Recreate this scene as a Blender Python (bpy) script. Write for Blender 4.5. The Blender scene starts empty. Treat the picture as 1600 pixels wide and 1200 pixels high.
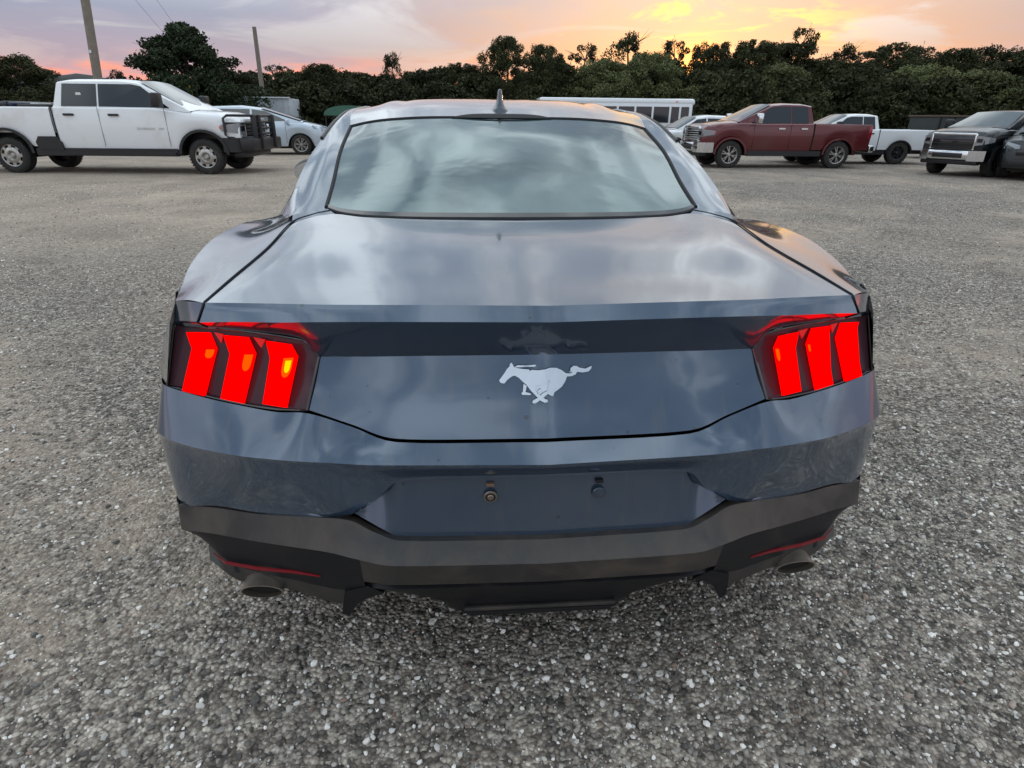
import bpy, bmesh, math, random
import numpy as np
from mathutils import Vector, Matrix
R = math.radians
rng = np.random.default_rng(7); random.seed(7)
SC = bpy.context.scene
C = SC.collection

# ------------------------------------------------------------------ camera, world, sun, exposure
yaw, pit, rol = R(4.55), R(24.0), R(0.59)
f_ = Vector((math.sin(yaw)*math.cos(pit), math.cos(yaw)*math.cos(pit), -math.sin(pit)))
r_ = Vector((math.cos(yaw), -math.sin(yaw), 0)); u_ = r_.cross(f_)
r2 = math.cos(rol)*r_ + math.sin(rol)*u_; u2 = -math.sin(rol)*r_ + math.cos(rol)*u_
cam = bpy.data.cameras.new('camera'); co = bpy.data.objects.new('camera', cam); C.objects.link(co)
co.matrix_world = Matrix(((r2.x,u2.x,-f_.x,-.168),(r2.y,u2.y,-f_.y,-1.053),(r2.z,u2.z,-f_.z,1.345),(0,0,0,1)))
cam.sensor_width = 36; cam.lens = 937.2/1600*36; cam.clip_end = 3000; cam.clip_start = .02
SC.camera = co
SUN_AZ, SUN_EL = R(19.5), R(3.5)
SD = Vector((math.sin(SUN_AZ)*math.cos(SUN_EL), math.cos(SUN_AZ)*math.cos(SUN_EL), math.sin(SUN_EL)))
sl = bpy.data.lights.new('sun', 'SUN'); sl.energy = .35; sl.angle = R(2); sl.color = (1, .55, .3)
so = bpy.data.objects.new('sun', sl); C.objects.link(so); so.rotation_euler = (-SD).to_track_quat('-Z', 'Y').to_euler(); so.location=(0,0,30)
SC.view_settings.view_transform = 'Standard'; SC.view_settings.look = 'None'
SC.view_settings.exposure = 1.08; SC.view_settings.gamma = 1; SC.view_settings.use_curve_mapping = False

class NT:
    def __init__(s, tree): s.t = tree; s.n = tree.nodes; s.l = tree.links
    def new(s, k, **kw):
        n = s.n.new(k)
        for a, b in kw.items(): setattr(n, a, b)
        return n
    def link(s, a, b): s.l.new(a, b)
    def put(s, sock, v):
        if isinstance(v, bpy.types.NodeSocket): s.l.new(v, sock)
        elif v is not None:
            try: sock.default_value = v
            except Exception: sock.default_value = (*v, 1)
    def m(s, op, a, b=None, c=None, clamp=False):
        n = s.new('ShaderNodeMath', operation=op, use_clamp=clamp)
        for i, v in enumerate((a, b, c)):
            if v is not None: s.put(n.inputs[i], v)
        return n.outputs[0]
    def vm(s, op, a, b=None):
        n = s.new('ShaderNodeVectorMath', operation=op)
        s.put(n.inputs[0], a)
        if b is not None: s.put(n.inputs[1], b)
        return n.outputs['Value'] if op == 'DOT_PRODUCT' else n.outputs[0]
    def ramp(s, fac, stops, interp='LINEAR'):
        n = s.new('ShaderNodeValToRGB'); cr = n.color_ramp; cr.interpolation = interp
        while len(cr.elements) < len(stops): cr.elements.new(.5)
        for e, (p, c) in zip(cr.elements, stops):
            e.position = p; e.color = (*c, 1) if isinstance(c, tuple) else (c, c, c, 1)
        s.put(n.inputs[0], fac); return n.outputs[0]
    def mix(s, fac, a, b, mode='MIX'):
        n = s.new('ShaderNodeMix', data_type='RGBA', blend_type=mode)
        s.put(n.inputs['Factor'], fac); s.put(n.inputs[6], a); s.put(n.inputs[7], b); return n.outputs[2]
    def noise(s, vec, scale, det=4, rough=.5, dist=0, col=False):
        n = s.new('ShaderNodeTexNoise'); s.put(n.inputs['Scale'], scale); s.put(n.inputs['Detail'], det)
        s.put(n.inputs['Roughness'], rough); s.put(n.inputs['Distortion'], dist)
        if vec is not None: s.put(n.inputs['Vector'], vec)
        return n.outputs['Color'] if col else n.outputs['Fac']
    def smooth(s, v, a, b):
        n = s.new('ShaderNodeMapRange', interpolation_type='SMOOTHSTEP'); s.put(n.inputs[0], v)
        n.inputs[1].default_value = a; n.inputs[2].default_value = b; return n.outputs[0]

W = bpy.data.worlds.new('World'); SC.world = W; W.use_nodes = True
t = NT(W.node_tree); t.n.clear()
tc = t.new('ShaderNodeTexCoord').outputs['Generated']; dr = t.vm('NORMALIZE', tc)
sx = t.new('ShaderNodeSeparateXYZ'); t.put(sx.inputs[0], dr); X, Y, Z = sx.outputs
zc = t.m('MAXIMUM', Z, 0.0)
den = t.m('ADD', zc, .10)
cv = t.new('ShaderNodeCombineXYZ'); t.put(cv.inputs[0], t.m('DIVIDE', X, den)); t.put(cv.inputs[1], t.m('DIVIDE', Y, den))
pl = cv.outputs[0]
n1 = t.noise(pl, .42, 6, .58, .5); n2 = t.noise(t.vm('MULTIPLY', pl, (1, .8, 1)), 1.5, 6, .62, .8)
n3 = t.noise(t.vm('ADD', pl, (7, 3, 1)), .62, 6, .58, .8); n4 = t.noise(dr, 4.6, 7, .62, .7)
high = t.smooth(zc, .16, .42)
base = t.ramp(zc, [(0, (.46,.12,.10)), (.030, (.41,.155,.16)), (.062, (.20,.152,.200)), (.12, (.145,.158,.222)), (.2, (.33,.345,.385)), (.35, (.43,.475,.52)), (1, (.54,.60,.64))])
warm = t.ramp(zc, [(0, (.55,.12,.05)), (.045, (.43,.145,.085)), (.09, (.28,.155,.125)), (.2, (.31,.255,.24)), (.45, (.50,.53,.54)), (1, (.54,.60,.64))])
sdot = t.vm('DOT_PRODUCT', dr, tuple(SD))
wf = t.smooth(sdot, .84, .985)
col = t.mix(wf, base, warm)
back = t.ramp(zc, [(0, (.33,.32,.36)), (.1, (.39,.40,.45)), (.35, (.45,.485,.53)), (1, (.54,.60,.64))])
bf = t.smooth(sdot, .48, -.25); col = t.mix(bf, col, back)
# cloud layer: grey undersides and bright gaps, in perspective
dark = t.ramp(zc, [(0, (.30,.17,.18)), (.1, (.20,.18,.235)), (.35, (.17,.21,.27)), (1, (.15,.20,.25))])
brt = t.ramp(zc, [(0, (.48,.28,.22)), (.09, (.235,.222,.245)), (.35, (.84,.91,.94)), (1, (1.02,1.12,1.14))])
cd = t.m('MULTIPLY', t.smooth(n1, .45, .58), t.ramp(zc, [(0, .15), (.05, .55), (.09, .75), (.3, .80), (1, .5)]))
col = t.mix(cd, col, dark)
cb = t.m('MULTIPLY', t.smooth(n3, .50, .64), t.ramp(zc, [(0, .1), (.05, .35), (.1, .75), (1, .45)]))
col = t.mix(cb, col, brt)
col = t.mix(t.m('MULTIPLY', t.smooth(n4, .49, .58), t.m('MULTIPLY', high, .85)), col, dark)
col = t.mix(t.m('MULTIPLY', t.smooth(n4, .48, .40), t.m('MULTIPLY', high, .75)), col, brt)
# sunlit yellow edges of the clouds toward the sun
ye = t.m('MULTIPLY', t.m('MULTIPLY', t.smooth(n2, .52, .62), t.smooth(sdot, .972, .993)), t.ramp(zc, [(0, 0.), (.075, .0), (.105, .95), (.20, .9), (.36, 0.)]))
col = t.mix(ye, col, (.50, .33, .11, 1))
pk = t.m('MULTIPLY', t.m('MULTIPLY', t.m('SUBTRACT', 1, bf), t.smooth(t.noise(pl, .9, 3), .47, .60)), t.ramp(zc, [(0, .9), (.055, .7), (.078, 0.)]))
col = t.mix(pk, col, (.55, .16, .10, 1))
gl = t.m('POWER', t.m('MAXIMUM', sdot, 0), 1400)
col = t.mix(t.m('MULTIPLY', gl, .9), col, (1.1, .34, .07, 1))
sky = t.new('ShaderNodeTexSky', sky_type='NISHITA'); sky.sun_disc = False; sky.sun_elevation = SUN_EL; sky.sun_rotation = SUN_AZ
b1 = t.new('ShaderNodeBackground'); t.put(b1.inputs[0], sky.outputs[0]); b1.inputs[1].default_value = .012
b2 = t.new('ShaderNodeBackground'); t.put(b2.inputs[0], col); b2.inputs[1].default_value = 1.0
ad = t.new('ShaderNodeAddShader'); t.link(b1.outputs[0], ad.inputs[0]); t.link(b2.outputs[0], ad.inputs[1])
wo = t.new('ShaderNodeOutputWorld'); t.link(ad.outputs[0], wo.inputs[0])

# ------------------------------------------------------------------ materials
def mat(name, color, rough=.5, metal=0., coat=0., ior=1.5, bump=None, var=None, emit=None, dirt=None, rvar=None, trans=0, spots=False):
    m = bpy.data.materials.new(name); m.use_nodes = True; t = NT(m.node_tree); p = t.n['Principled BSDF']
    p.inputs['Base Color'].default_value = (*color, 1); p.inputs['Roughness'].default_value = rough
    p.inputs['Metallic'].default_value = metal; p.inputs['Coat Weight'].default_value = coat
    p.inputs['Coat Roughness'].default_value = .06; p.inputs['IOR'].default_value = ior
    p.inputs['Transmission Weight'].default_value = trans
    co = t.new('ShaderNodeTexCoord').outputs['Object']; c = None
    if var:   # (scale, amount)
        n = t.noise(co, var[0], 5, .6); c = t.mix(n, tuple(x*(1-var[1]) for x in color)+(1,), tuple(min(1, x*(1+var[1])) for x in color)+(1,))
    if dirt:  # (scale, colour, low, high)
        n = t.smooth(t.noise(co, dirt[0], 6, .65, .5), dirt[2], dirt[3]); c = t.mix(n, c if c else (*color, 1), (*dirt[1], 1))
        t.put(p.inputs['Roughness'], t.m('ADD', rough, t.m('MULTIPLY', n, .3)))
    if spots:   # scattered dried drops and specks
        v = t.new('ShaderNodeTexVoronoi'); v.inputs['Scale'].default_value = 26; t.put(v.inputs['Vector'], co)
        sc_ = t.new('ShaderNodeSeparateColor'); t.put(sc_.inputs[0], v.outputs['Color'])
        f = t.m('MULTIPLY', t.m('LESS_THAN', v.outputs['Distance'], t.m('MULTIPLY', sc_.outputs[1], .16)), t.m('GREATER_THAN', sc_.outputs[0], .72))
        c = t.mix(t.m('MULTIPLY', f, .6), c, (.035,.04,.05,1))
        st = t.smooth(t.noise(t.vm('MULTIPLY', co, (9, 1.5, 1.5)), 4, 5, .65), .52, .75)
        c = t.mix(t.m('MULTIPLY', st, .35), c, (.13,.135,.15,1))
    if c: t.put(p.inputs['Base Color'], c)
    if rvar:
        n = t.noise(co, rvar[0], 6, .65, .3); t.put(p.inputs['Roughness'], t.m('ADD', rough-rvar[1]/2, t.m('MULTIPLY', n, rvar[1])))
    if bump:
        n = t.noise(co, bump[0], 4, .6); b = t.new('ShaderNodeBump'); b.inputs['Strength'].default_value = bump[1]
        b.inputs['Distance'].default_value = bump[2] if len(bump) > 2 else .01
        t.put(b.inputs['Height'], n); t.put(p.inputs['Normal'], b.outputs[0])
    if emit: p.inputs['Emission Color'].default_value = (*emit[0], 1); p.inputs['Emission Strength'].default_value = emit[1]
    return m
M = {}
M['coupe'] = mat('blue_grey_metallic_paint', (.060,.092,.142), .17, .55, 1.0, bump=(3.0,.04,.02), dirt=(3.3,(.10,.115,.135),.52,.85), spots=True)
M['coupe_low'] = M['coupe']
M['plastic'] = mat('dusty_grey_plastic', (.028,.026,.026), .36, dirt=(7,(.088,.072,.060),.34,.78), bump=(160,.15,.002))
M['valance'] = mat('dark_valance_plastic', (.010,.010,.012), .45, ior=1.35, dirt=(6,(.045,.038,.034),.48,.85))
M['black'] = mat('black_plastic', (.012,.012,.014), .45)
M['gloss'] = mat('gloss_black', (.008,.009,.012), .12, coat=.5)
M['seam'] = mat('seam_black', (.006,.006,.008), .7)
M['under'] = mat('underbody', (.03,.027,.025), .85, var=(6,.5))
M['chrome'] = mat('chrome', (.72,.74,.76), .12, 1.)
M['satin'] = mat('satin_silver', (.58,.63,.69), .30, .9)
M['rim'] = mat('alloy', (.42,.41,.39), .32, .9)
M['rimdark'] = mat('dark_alloy', (.05,.05,.055), .35, .6)
M['rubber'] = mat('tyre_rubber', (.022,.021,.02), .85, dirt=(9,(.10,.085,.07),.5,.8))
M['pipe'] = mat('exhaust_steel', (.58,.52,.45), .30, .9, dirt=(14,(.26,.20,.15),.5,.8))
M['white'] = mat('white_paint', (.80,.82,.84), .3, 0, .7, dirt=(1.4,(.68,.66,.63),.5,.8))
M['white2'] = mat('white_paint_clean', (.78,.81,.84), .3, 0, .7)
M['silver'] = mat('silver_paint', (.50,.58,.66), .3, .35, .7)
M['maroon'] = mat('maroon_paint', (.11,.012,.016), .3, .25, .9, dirt=(1.5,(.10,.03,.03),.5,.85))
M['blackp'] = mat('black_paint', (.006,.009,.011), .25, .0, .35, ior=1.4)
M['bluep'] = mat('navy_cover', (.015,.025,.06), .4)
M['glass'] = mat('dark_glass', (.012,.016,.020), .06, 0, 0, ior=1.7)
M['wsglass'] = mat('windscreen_glass', (.05,.065,.07), .08, 0, 0, ior=2.1)
M['amber'] = mat('amber_lens', (.8,.12,.02), .2)
M['redlens'] = mat('red_lens', (.30,.006,.012), .15, coat=.6)
M['redrefl'] = mat('red_reflector', (.20,.004,.012), .3)
M['smoke'] = mat('smoked_lens', (.060,.028,.038), .18, ior=1.3)
M['lamp'] = mat('headlamp_lens', (.30,.32,.34), .1, .4, .6)
M['wood'] = mat('weathered_wood', (.21,.18,.15), .85, var=(5,.35), bump=(30,.3))
M['yellow'] = mat('yellow_plastic', (.62,.42,.05), .5)
M['green'] = mat('green_canvas', (.045,.13,.09), .7, var=(3,.3))
M['box'] = mat('pale_metal_siding', (.50,.55,.60), .55, dirt=(2.2,(.40,.34,.30),.5,.7))
M['rust'] = mat('brown_steel', (.10,.07,.05), .8)
M['paper'] = mat('paper', (.75,.77,.78), .7)
M['cable'] = mat('cable', (.02,.02,.02), .7)
M['bark'] = mat('bark', (.055,.045,.035), .9, bump=(18,.5), var=(6,.4))
M['insert'] = mat('bronze_insert', (.30,.25,.20), .4, .8)
M['hole'] = mat('hole_dark', (.02,.02,.025), .6)
M['rusty'] = mat('corroded_metal', (.22,.14,.09), .6, .4)

def glassmat():
    m = bpy.data.materials.new('dewy_rear_glass'); m.use_nodes = True; t = NT(m.node_tree); p = t.n['Principled BSDF']
    co = t.new('ShaderNodeTexCoord').outputs['Object']
    n = t.noise(co, 2.2, 5, .55, .3)
    t.put(p.inputs['Base Color'], t.mix(t.smooth(n, .35, .68), (.016,.026,.032,1), (.055,.088,.096,1)))
    t.put(p.inputs['Roughness'], t.m('ADD', .02, t.m('MULTIPLY', t.noise(co, 4, 5), .16)))
    p.inputs['IOR'].default_value = 2.3; p.inputs['Specular Tint'].default_value = (.78,.98,1,1)
    b = t.new('ShaderNodeBump'); b.inputs['Strength'].default_value = .10; b.inputs['Distance'].default_value = .03
    t.put(b.inputs['Height'], t.noise(co, 3.2, 3, .5, .3)); t.put(p.inputs['Normal'], b.outputs[0])
    return m
M['dew'] = glassmat()

def lightmat():
    m = bpy.data.materials.new('lit_red_bar'); m.use_nodes = True; t = NT(m.node_tree); p = t.n['Principled BSDF']
    p.inputs['Base Color'].default_value = (.25, .0, .0, 1); p.inputs['Roughness'].default_value = .6; p.inputs['Specular IOR Level'].default_value = 0
    p.inputs['Emission Color'].default_value = (1, .0, .0, 1); p.inputs['Emission Strength'].default_value = .66
    return m
M['redlit'] = lightmat()
M['bulb'] = mat('lit_amber_spot', (.25,.01,.0), .9, ior=1.05, emit=((1,.06,.0), .8))
M['bulb2'] = mat('lit_yellow_core', (.25,.1,.0), .9, ior=1.05, emit=((1,.42,.0), .8))
M['reddim'] = mat('dim_red_lens', (.25,.0,.0), .5, emit=((1,.0,.0), .22))

def leafmat(name, a, b):
    m = bpy.data.materials.new(name); m.use_nodes = True; t = NT(m.node_tree); p = t.n['Principled BSDF']
    co = t.new('ShaderNodeTexCoord').outputs['Object']
    oi = t.new('ShaderNodeObjectInfo').outputs['Random']
    n = t.smooth(t.noise(co, .9, 5, .7), .36, .66)
    g = t.new('ShaderNodeNewGeometry').outputs['Random Per Island']
    c = t.mix(n, (*a, 1), (*b, 1)); c = t.mix(t.m('MULTIPLY', g, .45), c, tuple(x*1.7 for x in b)+(1,))
    hs = t.new('ShaderNodeHueSaturation'); t.put(hs.inputs['Value'], t.m('ADD', .75, t.m('MULTIPLY', oi, .5))); t.put(hs.inputs['Color'], c)
    t.put(p.inputs['Base Color'], hs.outputs[0]); p.inputs['Roughness'].default_value = .75
    p.inputs['Specular IOR Level'].default_value = .2
    return m
M['leaf'] = leafmat('oak_leaves', (.020,.024,.011), (.046,.051,.021))
M['leafpale'] = leafmat('willow_leaves', (.060,.072,.030), (.130,.145,.062))
M['cedar'] = leafmat('cedar_needles', (.012,.022,.011), (.030,.045,.020))

def gravelmat(stone):
    m = bpy.data.materials.new('gravel_stone' if stone else 'gravel_ground'); m.use_nodes = True; t = NT(m.node_tree); p = t.n['Principled BSDF']
    stops = [(0, (.045,.043,.042)), (.22, (.10,.095,.09)), (.42, (.20,.186,.172)), (.58, (.30,.268,.238)), (.72, (.37,.355,.335)), (.88, (.54,.52,.49)), (1, (.74,.71,.65))]
    if stone:
        oi = t.new('ShaderNodeObjectInfo').outputs['Random']
        c = t.ramp(oi, [(0, (.07,.066,.062)), (.18, (.13,.122,.115)), (.38, (.24,.225,.208)), (.55, (.34,.318,.29)), (.70, (.47,.455,.43)), (.86, (.66,.645,.62)), (1, (.88,.86,.82))])
        rd = t.m('GREATER_THAN', t.m('FRACT', t.m('MULTIPLY', oi, 137.3)), .965)
        c = t.mix(t.m('MULTIPLY', rd, .6), c, (.28,.16,.11,1))
        co = t.new('ShaderNodeTexCoord').outputs['Object']
        c = t.mix(.5, c, t.mix(t.noise(co, 1.6, 4, .6), (.6,.6,.6,1), (1.75,1.66,1.56,1)), 'MULTIPLY')
        t.put(p.inputs['Base Color'], c); p.inputs['Roughness'].default_value = .7
        return m
    co = t.new('ShaderNodeNewGeometry').outputs['Position']
    def vor(scale):
        v = t.new('ShaderNodeTexVoronoi'); v.inputs['Scale'].default_value = scale; v.inputs['Randomness'].default_value = 1
        t.put(v.inputs['Vector'], t.vm('ADD', co, t.vm('MULTIPLY', t.noise(co, scale*.8, 2, col=True), (.6/scale,)*3))); return v
    v1 = vor(84); v2 = vor(40)
    s1 = t.new('ShaderNodeSeparateColor'); t.put(s1.inputs[0], v1.outputs['Color'])
    s2 = t.new('ShaderNodeSeparateColor'); t.put(s2.inputs[0], v2.outputs['Color'])
    c1 = t.ramp(s1.outputs[0], stops); c2 = t.ramp(s2.outputs[0], stops)
    c = t.mix(.4, c1, c2)
    edge = t.ramp(v1.outputs['Distance'], [(0, 1.05), (.45, .80), (.8, .22)])
    c = t.mix(.75, c, edge, 'MULTIPLY')
    # distant grain keeps broken up; fine dust and packed tan tracks
    big = t.noise(co, .33, 4, .55, .4); sm = t.noise(co, 3.1, 5, .6)
    tanf = t.m('MULTIPLY', t.smooth(big, .46, .62), t.smooth(sm, .30, .60))
    yy = t.new('ShaderNodeSeparateXYZ'); t.put(yy.inputs[0], co)
    lx = t.smooth(t.m('SUBTRACT', t.m('MULTIPLY', yy.outputs[0], -1), 0), -2, 5)
    c = t.mix(t.m('MULTIPLY', tanf, .65), c, (.37,.32,.275,1))
    c = t.mix(t.m('MULTIPLY', t.m('MULTIPLY', lx, t.smooth(yy.outputs[1], 2.5, 8)), .45), c, (.43,.375,.32,1))
    grain = t.ramp(t.noise(co, 21, 6, .75), [(.3, .72), (.5, 1.0), (.72, 1.35)])
    c = t.mix(.8, c, grain, 'MULTIPLY')
    c = t.mix(1.0, c, t.ramp(t.noise(co, .8, 5, .6, .5), [(.3, .76), (.5, 1.0), (.7, 1.2)]), 'MULTIPLY')
    red = t.smooth(t.noise(co, 2.3, 5, .6, .3), .66, .76)
    c = t.mix(t.m('MULTIPLY', red, .35), c, (.15,.085,.06,1))
    c = t.mix(1.0, c, (1.22, 1.12, 1.02, 1), 'MULTIPLY')
    t.put(p.inputs['Base Color'], c); p.inputs['Roughness'].default_value = .9
    b = t.new('ShaderNodeBump'); b.inputs['Strength'].default_value = .9; b.inputs['Distance'].default_value = .012
    t.put(b.inputs['Height'], t.m('ADD', t.m('MULTIPLY', v1.outputs['Distance'], -1), t.noise(co, 40, 3))); t.put(p.inputs['Normal'], b.outputs[0])
    return m
M['ground'] = gravelmat(False); M['stone'] = gravelmat(True)
M['grass'] = mat('verge_grass', (.035,.045,.02), .9, var=(1.5,.5))
M['hill'] = mat('far_woods', (.035,.040,.038), .95, var=(.08,.4))

# ------------------------------------------------------------------ mesh helpers
def link(name, me, m, parent=None, loc=None):
    o = bpy.data.objects.new(name, me); C.objects.link(o)
    if m: me.materials.append(m)
    if parent: o.parent = parent
    if loc: o.location = loc
    return o
def mesh(name, V, F, m, parent=None, smooth=None):
    me = bpy.data.meshes.new(name); me.from_pydata([tuple(map(float, v)) for v in V], [], F); me.update()
    if smooth is not None:
        me.polygons.foreach_set('use_smooth', [True]*len(me.polygons)); me.set_sharp_from_angle(angle=R(smooth))
    return link(name, me, m, parent)
def frombm(name, bm, m, parent=None, smooth=None):
    bmesh.ops.recalc_face_normals(bm, faces=bm.faces)
    me = bpy.data.meshes.new(name); bm.to_mesh(me); bm.free()
    if smooth is not None and len(me.polygons):
        me.polygons.foreach_set('use_smooth', [True]*len(me.polygons)); me.set_sharp_from_angle(angle=R(smooth))
    return link(name, me, m, parent)
def tag(o, label=None, cat=None, group=None, kind=None):
    if label: o['label'] = label
    if cat: o['category'] = cat
    if group: o['group'] = group
    if kind: o['kind'] = kind
    return o
def thing(name, label, cat, loc=(0,0,0), rz=0, group=None, sc=1):
    o = bpy.data.objects.new(name, None); C.objects.link(o); o.location = loc; o.rotation_euler = (0,0,rz); o.scale = (sc,)*3
    return tag(o, label, cat, group)
def cr(P, n):
    P = [np.array(p, float) for p in P]; out = []
    if len(P) == 2: return [P[0]+(P[1]-P[0])*i/n for i in range(n+1)]
    for i in range(len(P)-1):
        a, b = P[i], P[i+1]; p0 = P[i-1] if i else 2*a-b; p3 = P[i+2] if i+2 < len(P) else 2*b-a
        m1 = (b-p0)/2; m2 = (p3-a)/2; L = np.linalg.norm(b-a)
        for m_ in (m1, m2):
            l = np.linalg.norm(m_)
            if l > L*1.2: m_ *= L*1.2/l
        for k in range(n):
            t = k/n; out.append((2*t**3-3*t*t+1)*a+(t**3-2*t*t+t)*m1+(-2*t**3+3*t*t)*b+(t**3-t*t)*m2)
    out.append(P[-1]); return out
def grid(rows, nu=6, nv=3, curve_v=False, linear_u=False):
    """rows of control points -> dense grid (list of rows)"""
    if linear_u:
        A = []
        for r in rows:
            o = []
            for i in range(len(r)-1):
                for k in range(nu): o.append(np.array(r[i], float)+(np.array(r[i+1], float)-np.array(r[i], float))*k/nu)
            o.append(np.array(r[-1], float)); A.append(o)
    else: A = [cr(r, nu) for r in rows]
    A = np.array(A)
    if curve_v:
        cols = [cr(list(A[:, j]), nv) for j in range(A.shape[1])]; return np.array(cols).transpose(1, 0, 2)
    out = []
    for i in range(len(A)-1):
        for k in range(nv): out.append(A[i]+(A[i+1]-A[i])*k/nv)
    out.append(A[-1]); return np.array(out)
def gridmesh(G, off=0):
    n, m = G.shape[:2]
    V = G.reshape(-1, 3); F = [(off+i*m+j, off+i*m+j+1, off+(i+1)*m+j+1, off+(i+1)*m+j) for i in range(n-1) for j in range(m-1)]
    return V, F
def patch(name, gs, m, parent, sides=(1, -1), smooth=35, thick=0):
    """gs: list of grids (x>=0); mirrored for each side into one mesh"""
    V = []; F = []
    for G in gs:
        for s in sides:
            g = G.copy(); g[..., 0] *= s
            v, f = gridmesh(g, len(V)); V += list(v); F += [q if s > 0 else q[::-1] for q in f]
    bm = bmesh.new(); vs = [bm.verts.new(v) for v in V]
    for f in F:
        try: bm.faces.new([vs[i] for i in f])
        except ValueError: pass
    bmesh.ops.remove_doubles(bm, verts=bm.verts, dist=.0006)
    bmesh.ops.dissolve_degenerate(bm, edges=bm.edges, dist=.0001)
    return frombm(name, bm, m, parent, smooth)
def box(bm, x0, x1, y0, y1, z0, z1, bev=0):
    r = bmesh.ops.create_cube(bm, size=1, matrix=Matrix.Translation(((x0+x1)/2, (y0+y1)/2, (z0+z1)/2)) @ Matrix.Diagonal((abs(x1-x0), abs(y1-y0), abs(z1-z0), 1)))
    if bev:
        es = list({e for v in r['verts'] for e in v.link_edges}); bmesh.ops.bevel(bm, geom=es, offset=bev, segments=2, affect='EDGES', profile=.5)
def boxo(name, m, parent, x0, x1, y0, y1, z0, z1, bev=0):
    bm = bmesh.new(); box(bm, x0, x1, y0, y1, z0, z1, bev); return frombm(name, bm, m, parent, 30 if bev else None)
def tube(bm, pts, r, n=8, cap=True):
    pts = [Vector(p) for p in pts]; rings = []
    rr = r if isinstance(r, (list, tuple)) else [r]*len(pts)
    for i, p in enumerate(pts):
        d = (pts[min(i+1, len(pts)-1)]-pts[max(i-1, 0)]).normalized()
        a = d.cross(Vector((0, 0, 1)) if abs(d.z) < .9 else Vector((1, 0, 0))).normalized(); b = d.cross(a)
        rings.append([bm.verts.new(p+rr[i]*(math.cos(6.28318*k/n)*a+math.sin(6.28318*k/n)*b)) for k in range(n)])
    for i in range(len(rings)-1):
        for k in range(n): bm.faces.new((rings[i][k], rings[i][(k+1) % n], rings[i+1][(k+1) % n], rings[i+1][k]))
    if cap: bm.faces.new(rings[0][::-1]); bm.faces.new(rings[-1])
def tubeo(name, m, parent, pts, r, n=8):
    bm = bmesh.new(); tube(bm, pts, r, n); return frombm(name, bm, m, parent, 50)
def prism(bm, poly, nrm, d):
    """polygon of 3D points extruded by d along nrm"""
    nrm = Vector(nrm).normalized()
    a = [bm.verts.new(Vector(p)) for p in poly]; b = [bm.verts.new(Vector(p)+nrm*d) for p in poly]
    fs = [bm.faces.new(a), bm.faces.new(b[::-1])]
    for i in range(len(a)): bm.faces.new((a[i], b[i], b[(i+1) % len(a)], a[(i+1) % len(a)]))
    bmesh.ops.triangulate(bm, faces=fs)
def prismo(name, m, parent, poly, nrm, d): bm = bmesh.new(); prism(bm, poly, nrm, d); return frombm(name, bm, m, parent)
def lathe_x(bm, prof, n=32, cx=0, cy=0, cz=0):
    """profile [(x, r)] around the x axis"""
    rings = [[bm.verts.new((cx+x, cy+r*math.cos(6.28318*k/n), cz+r*math.sin(6.28318*k/n))) for k in range(n)] for x, r in prof]
    for i in range(len(rings)-1):
        for k in range(n): bm.faces.new((rings[i][k], rings[i][(k+1) % n], rings[i+1][(k+1) % n], rings[i+1][k]))

def wheel(parent, x, y, r, w, rr, s, style='alloy', spokes=6, z=None):
    """tyre + rim (spokes) at outer face x, side s (+1/-1)"""
    z = r if z is None else z
    bm = bmesh.new(); o = x*s
    P = [(0-.01, rr*.98), (0, rr*1.04), (.004, (rr+r)/2), (-.012, r*.955), (-.03, r*.99), (-w*.3, r), (-w*.7, r), (-w+.03, r*.985), (-w, r*.9), (-w, rr)]
    lathe_x(bm, [(a*s, b) for a, b in P], 36, o, y, z)
    # tread lugs
    for k in range(36):
        a = 6.28318*k/36; c, sn = math.cos(a), math.sin(a)
        mt = Matrix.Translation((o-s*w*.22, y+c*(r-.002), z+sn*(r-.002))) @ Matrix.Rotation(a, 4, 'X')
        bmesh.ops.create_cube(bm, size=1, matrix=mt @ Matrix.Diagonal((w*.36, .02, .035, 1)))
    t_ = frombm('tyre', bm, M['rubber'], parent, 40)
    bm = bmesh.new(); mr = M['rim'] if style != 'dark' else M['rimdark']
    lathe_x(bm, [(0, rr), (-.012*s, rr*.93), (-.05*s, rr*.90), (-.12*s, rr*.88)], 36, o, y, z)
    lathe_x(bm, [(0, .0001), (-.0, rr*.16), (-.02*s, rr*.26), (-.04*s, rr*.3)], 24, o, y, z)
    if style == 'steel':
        lathe_x(bm, [(-.035*s, rr*.28), (-.004*s, rr*.42), (-.004*s, rr*.62), (-.02*s, rr*.74)], 30, o, y, z)
        for k in range(8):
            a = 6.28318*k/8
            bmesh.ops.create_cube(bm, size=1, matrix=Matrix.Translation((o-.02*s, y+math.cos(a)*rr*.81, z+math.sin(a)*rr*.81)) @ Matrix.Rotation(a, 4, 'X') @ Matrix.Diagonal((.02, rr*.28, rr*.30, 1)))
            bmesh.ops.create_icosphere(bm, subdivisions=1, radius=rr*.045, matrix=Matrix.Translation((o+.0*s, y+math.cos(a)*rr*.33, z+math.sin(a)*rr*.33)))
    else:
        for k in range(spokes):
            for d in (-.13, .13):
                a = 6.28318*k/spokes+.3+d
                bmesh.ops.create_cube(bm, size=1, matrix=Matrix.Translation((o-.018*s, y+math.cos(a)*rr*.58, z+math.sin(a)*rr*.58)) @ Matrix.Rotation(a+d*.6, 4, 'X') @ Matrix.Diagonal((.025, rr*.76, rr*.10, 1)))
    frombm('rim', bm, mr, t_, 35)
    bm = bmesh.new(); lathe_x(bm, [(-.10*s, .001), (-.10*s, rr*.9)], 24, o, y, z)
    lathe_x(bm, [(-.07*s, .001), (-.07*s, rr*.62), (-.09*s, rr*.62)], 24, o, y, z)
    frombm('brake_disc', bm, M['black'], t_)
    return t_

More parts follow.
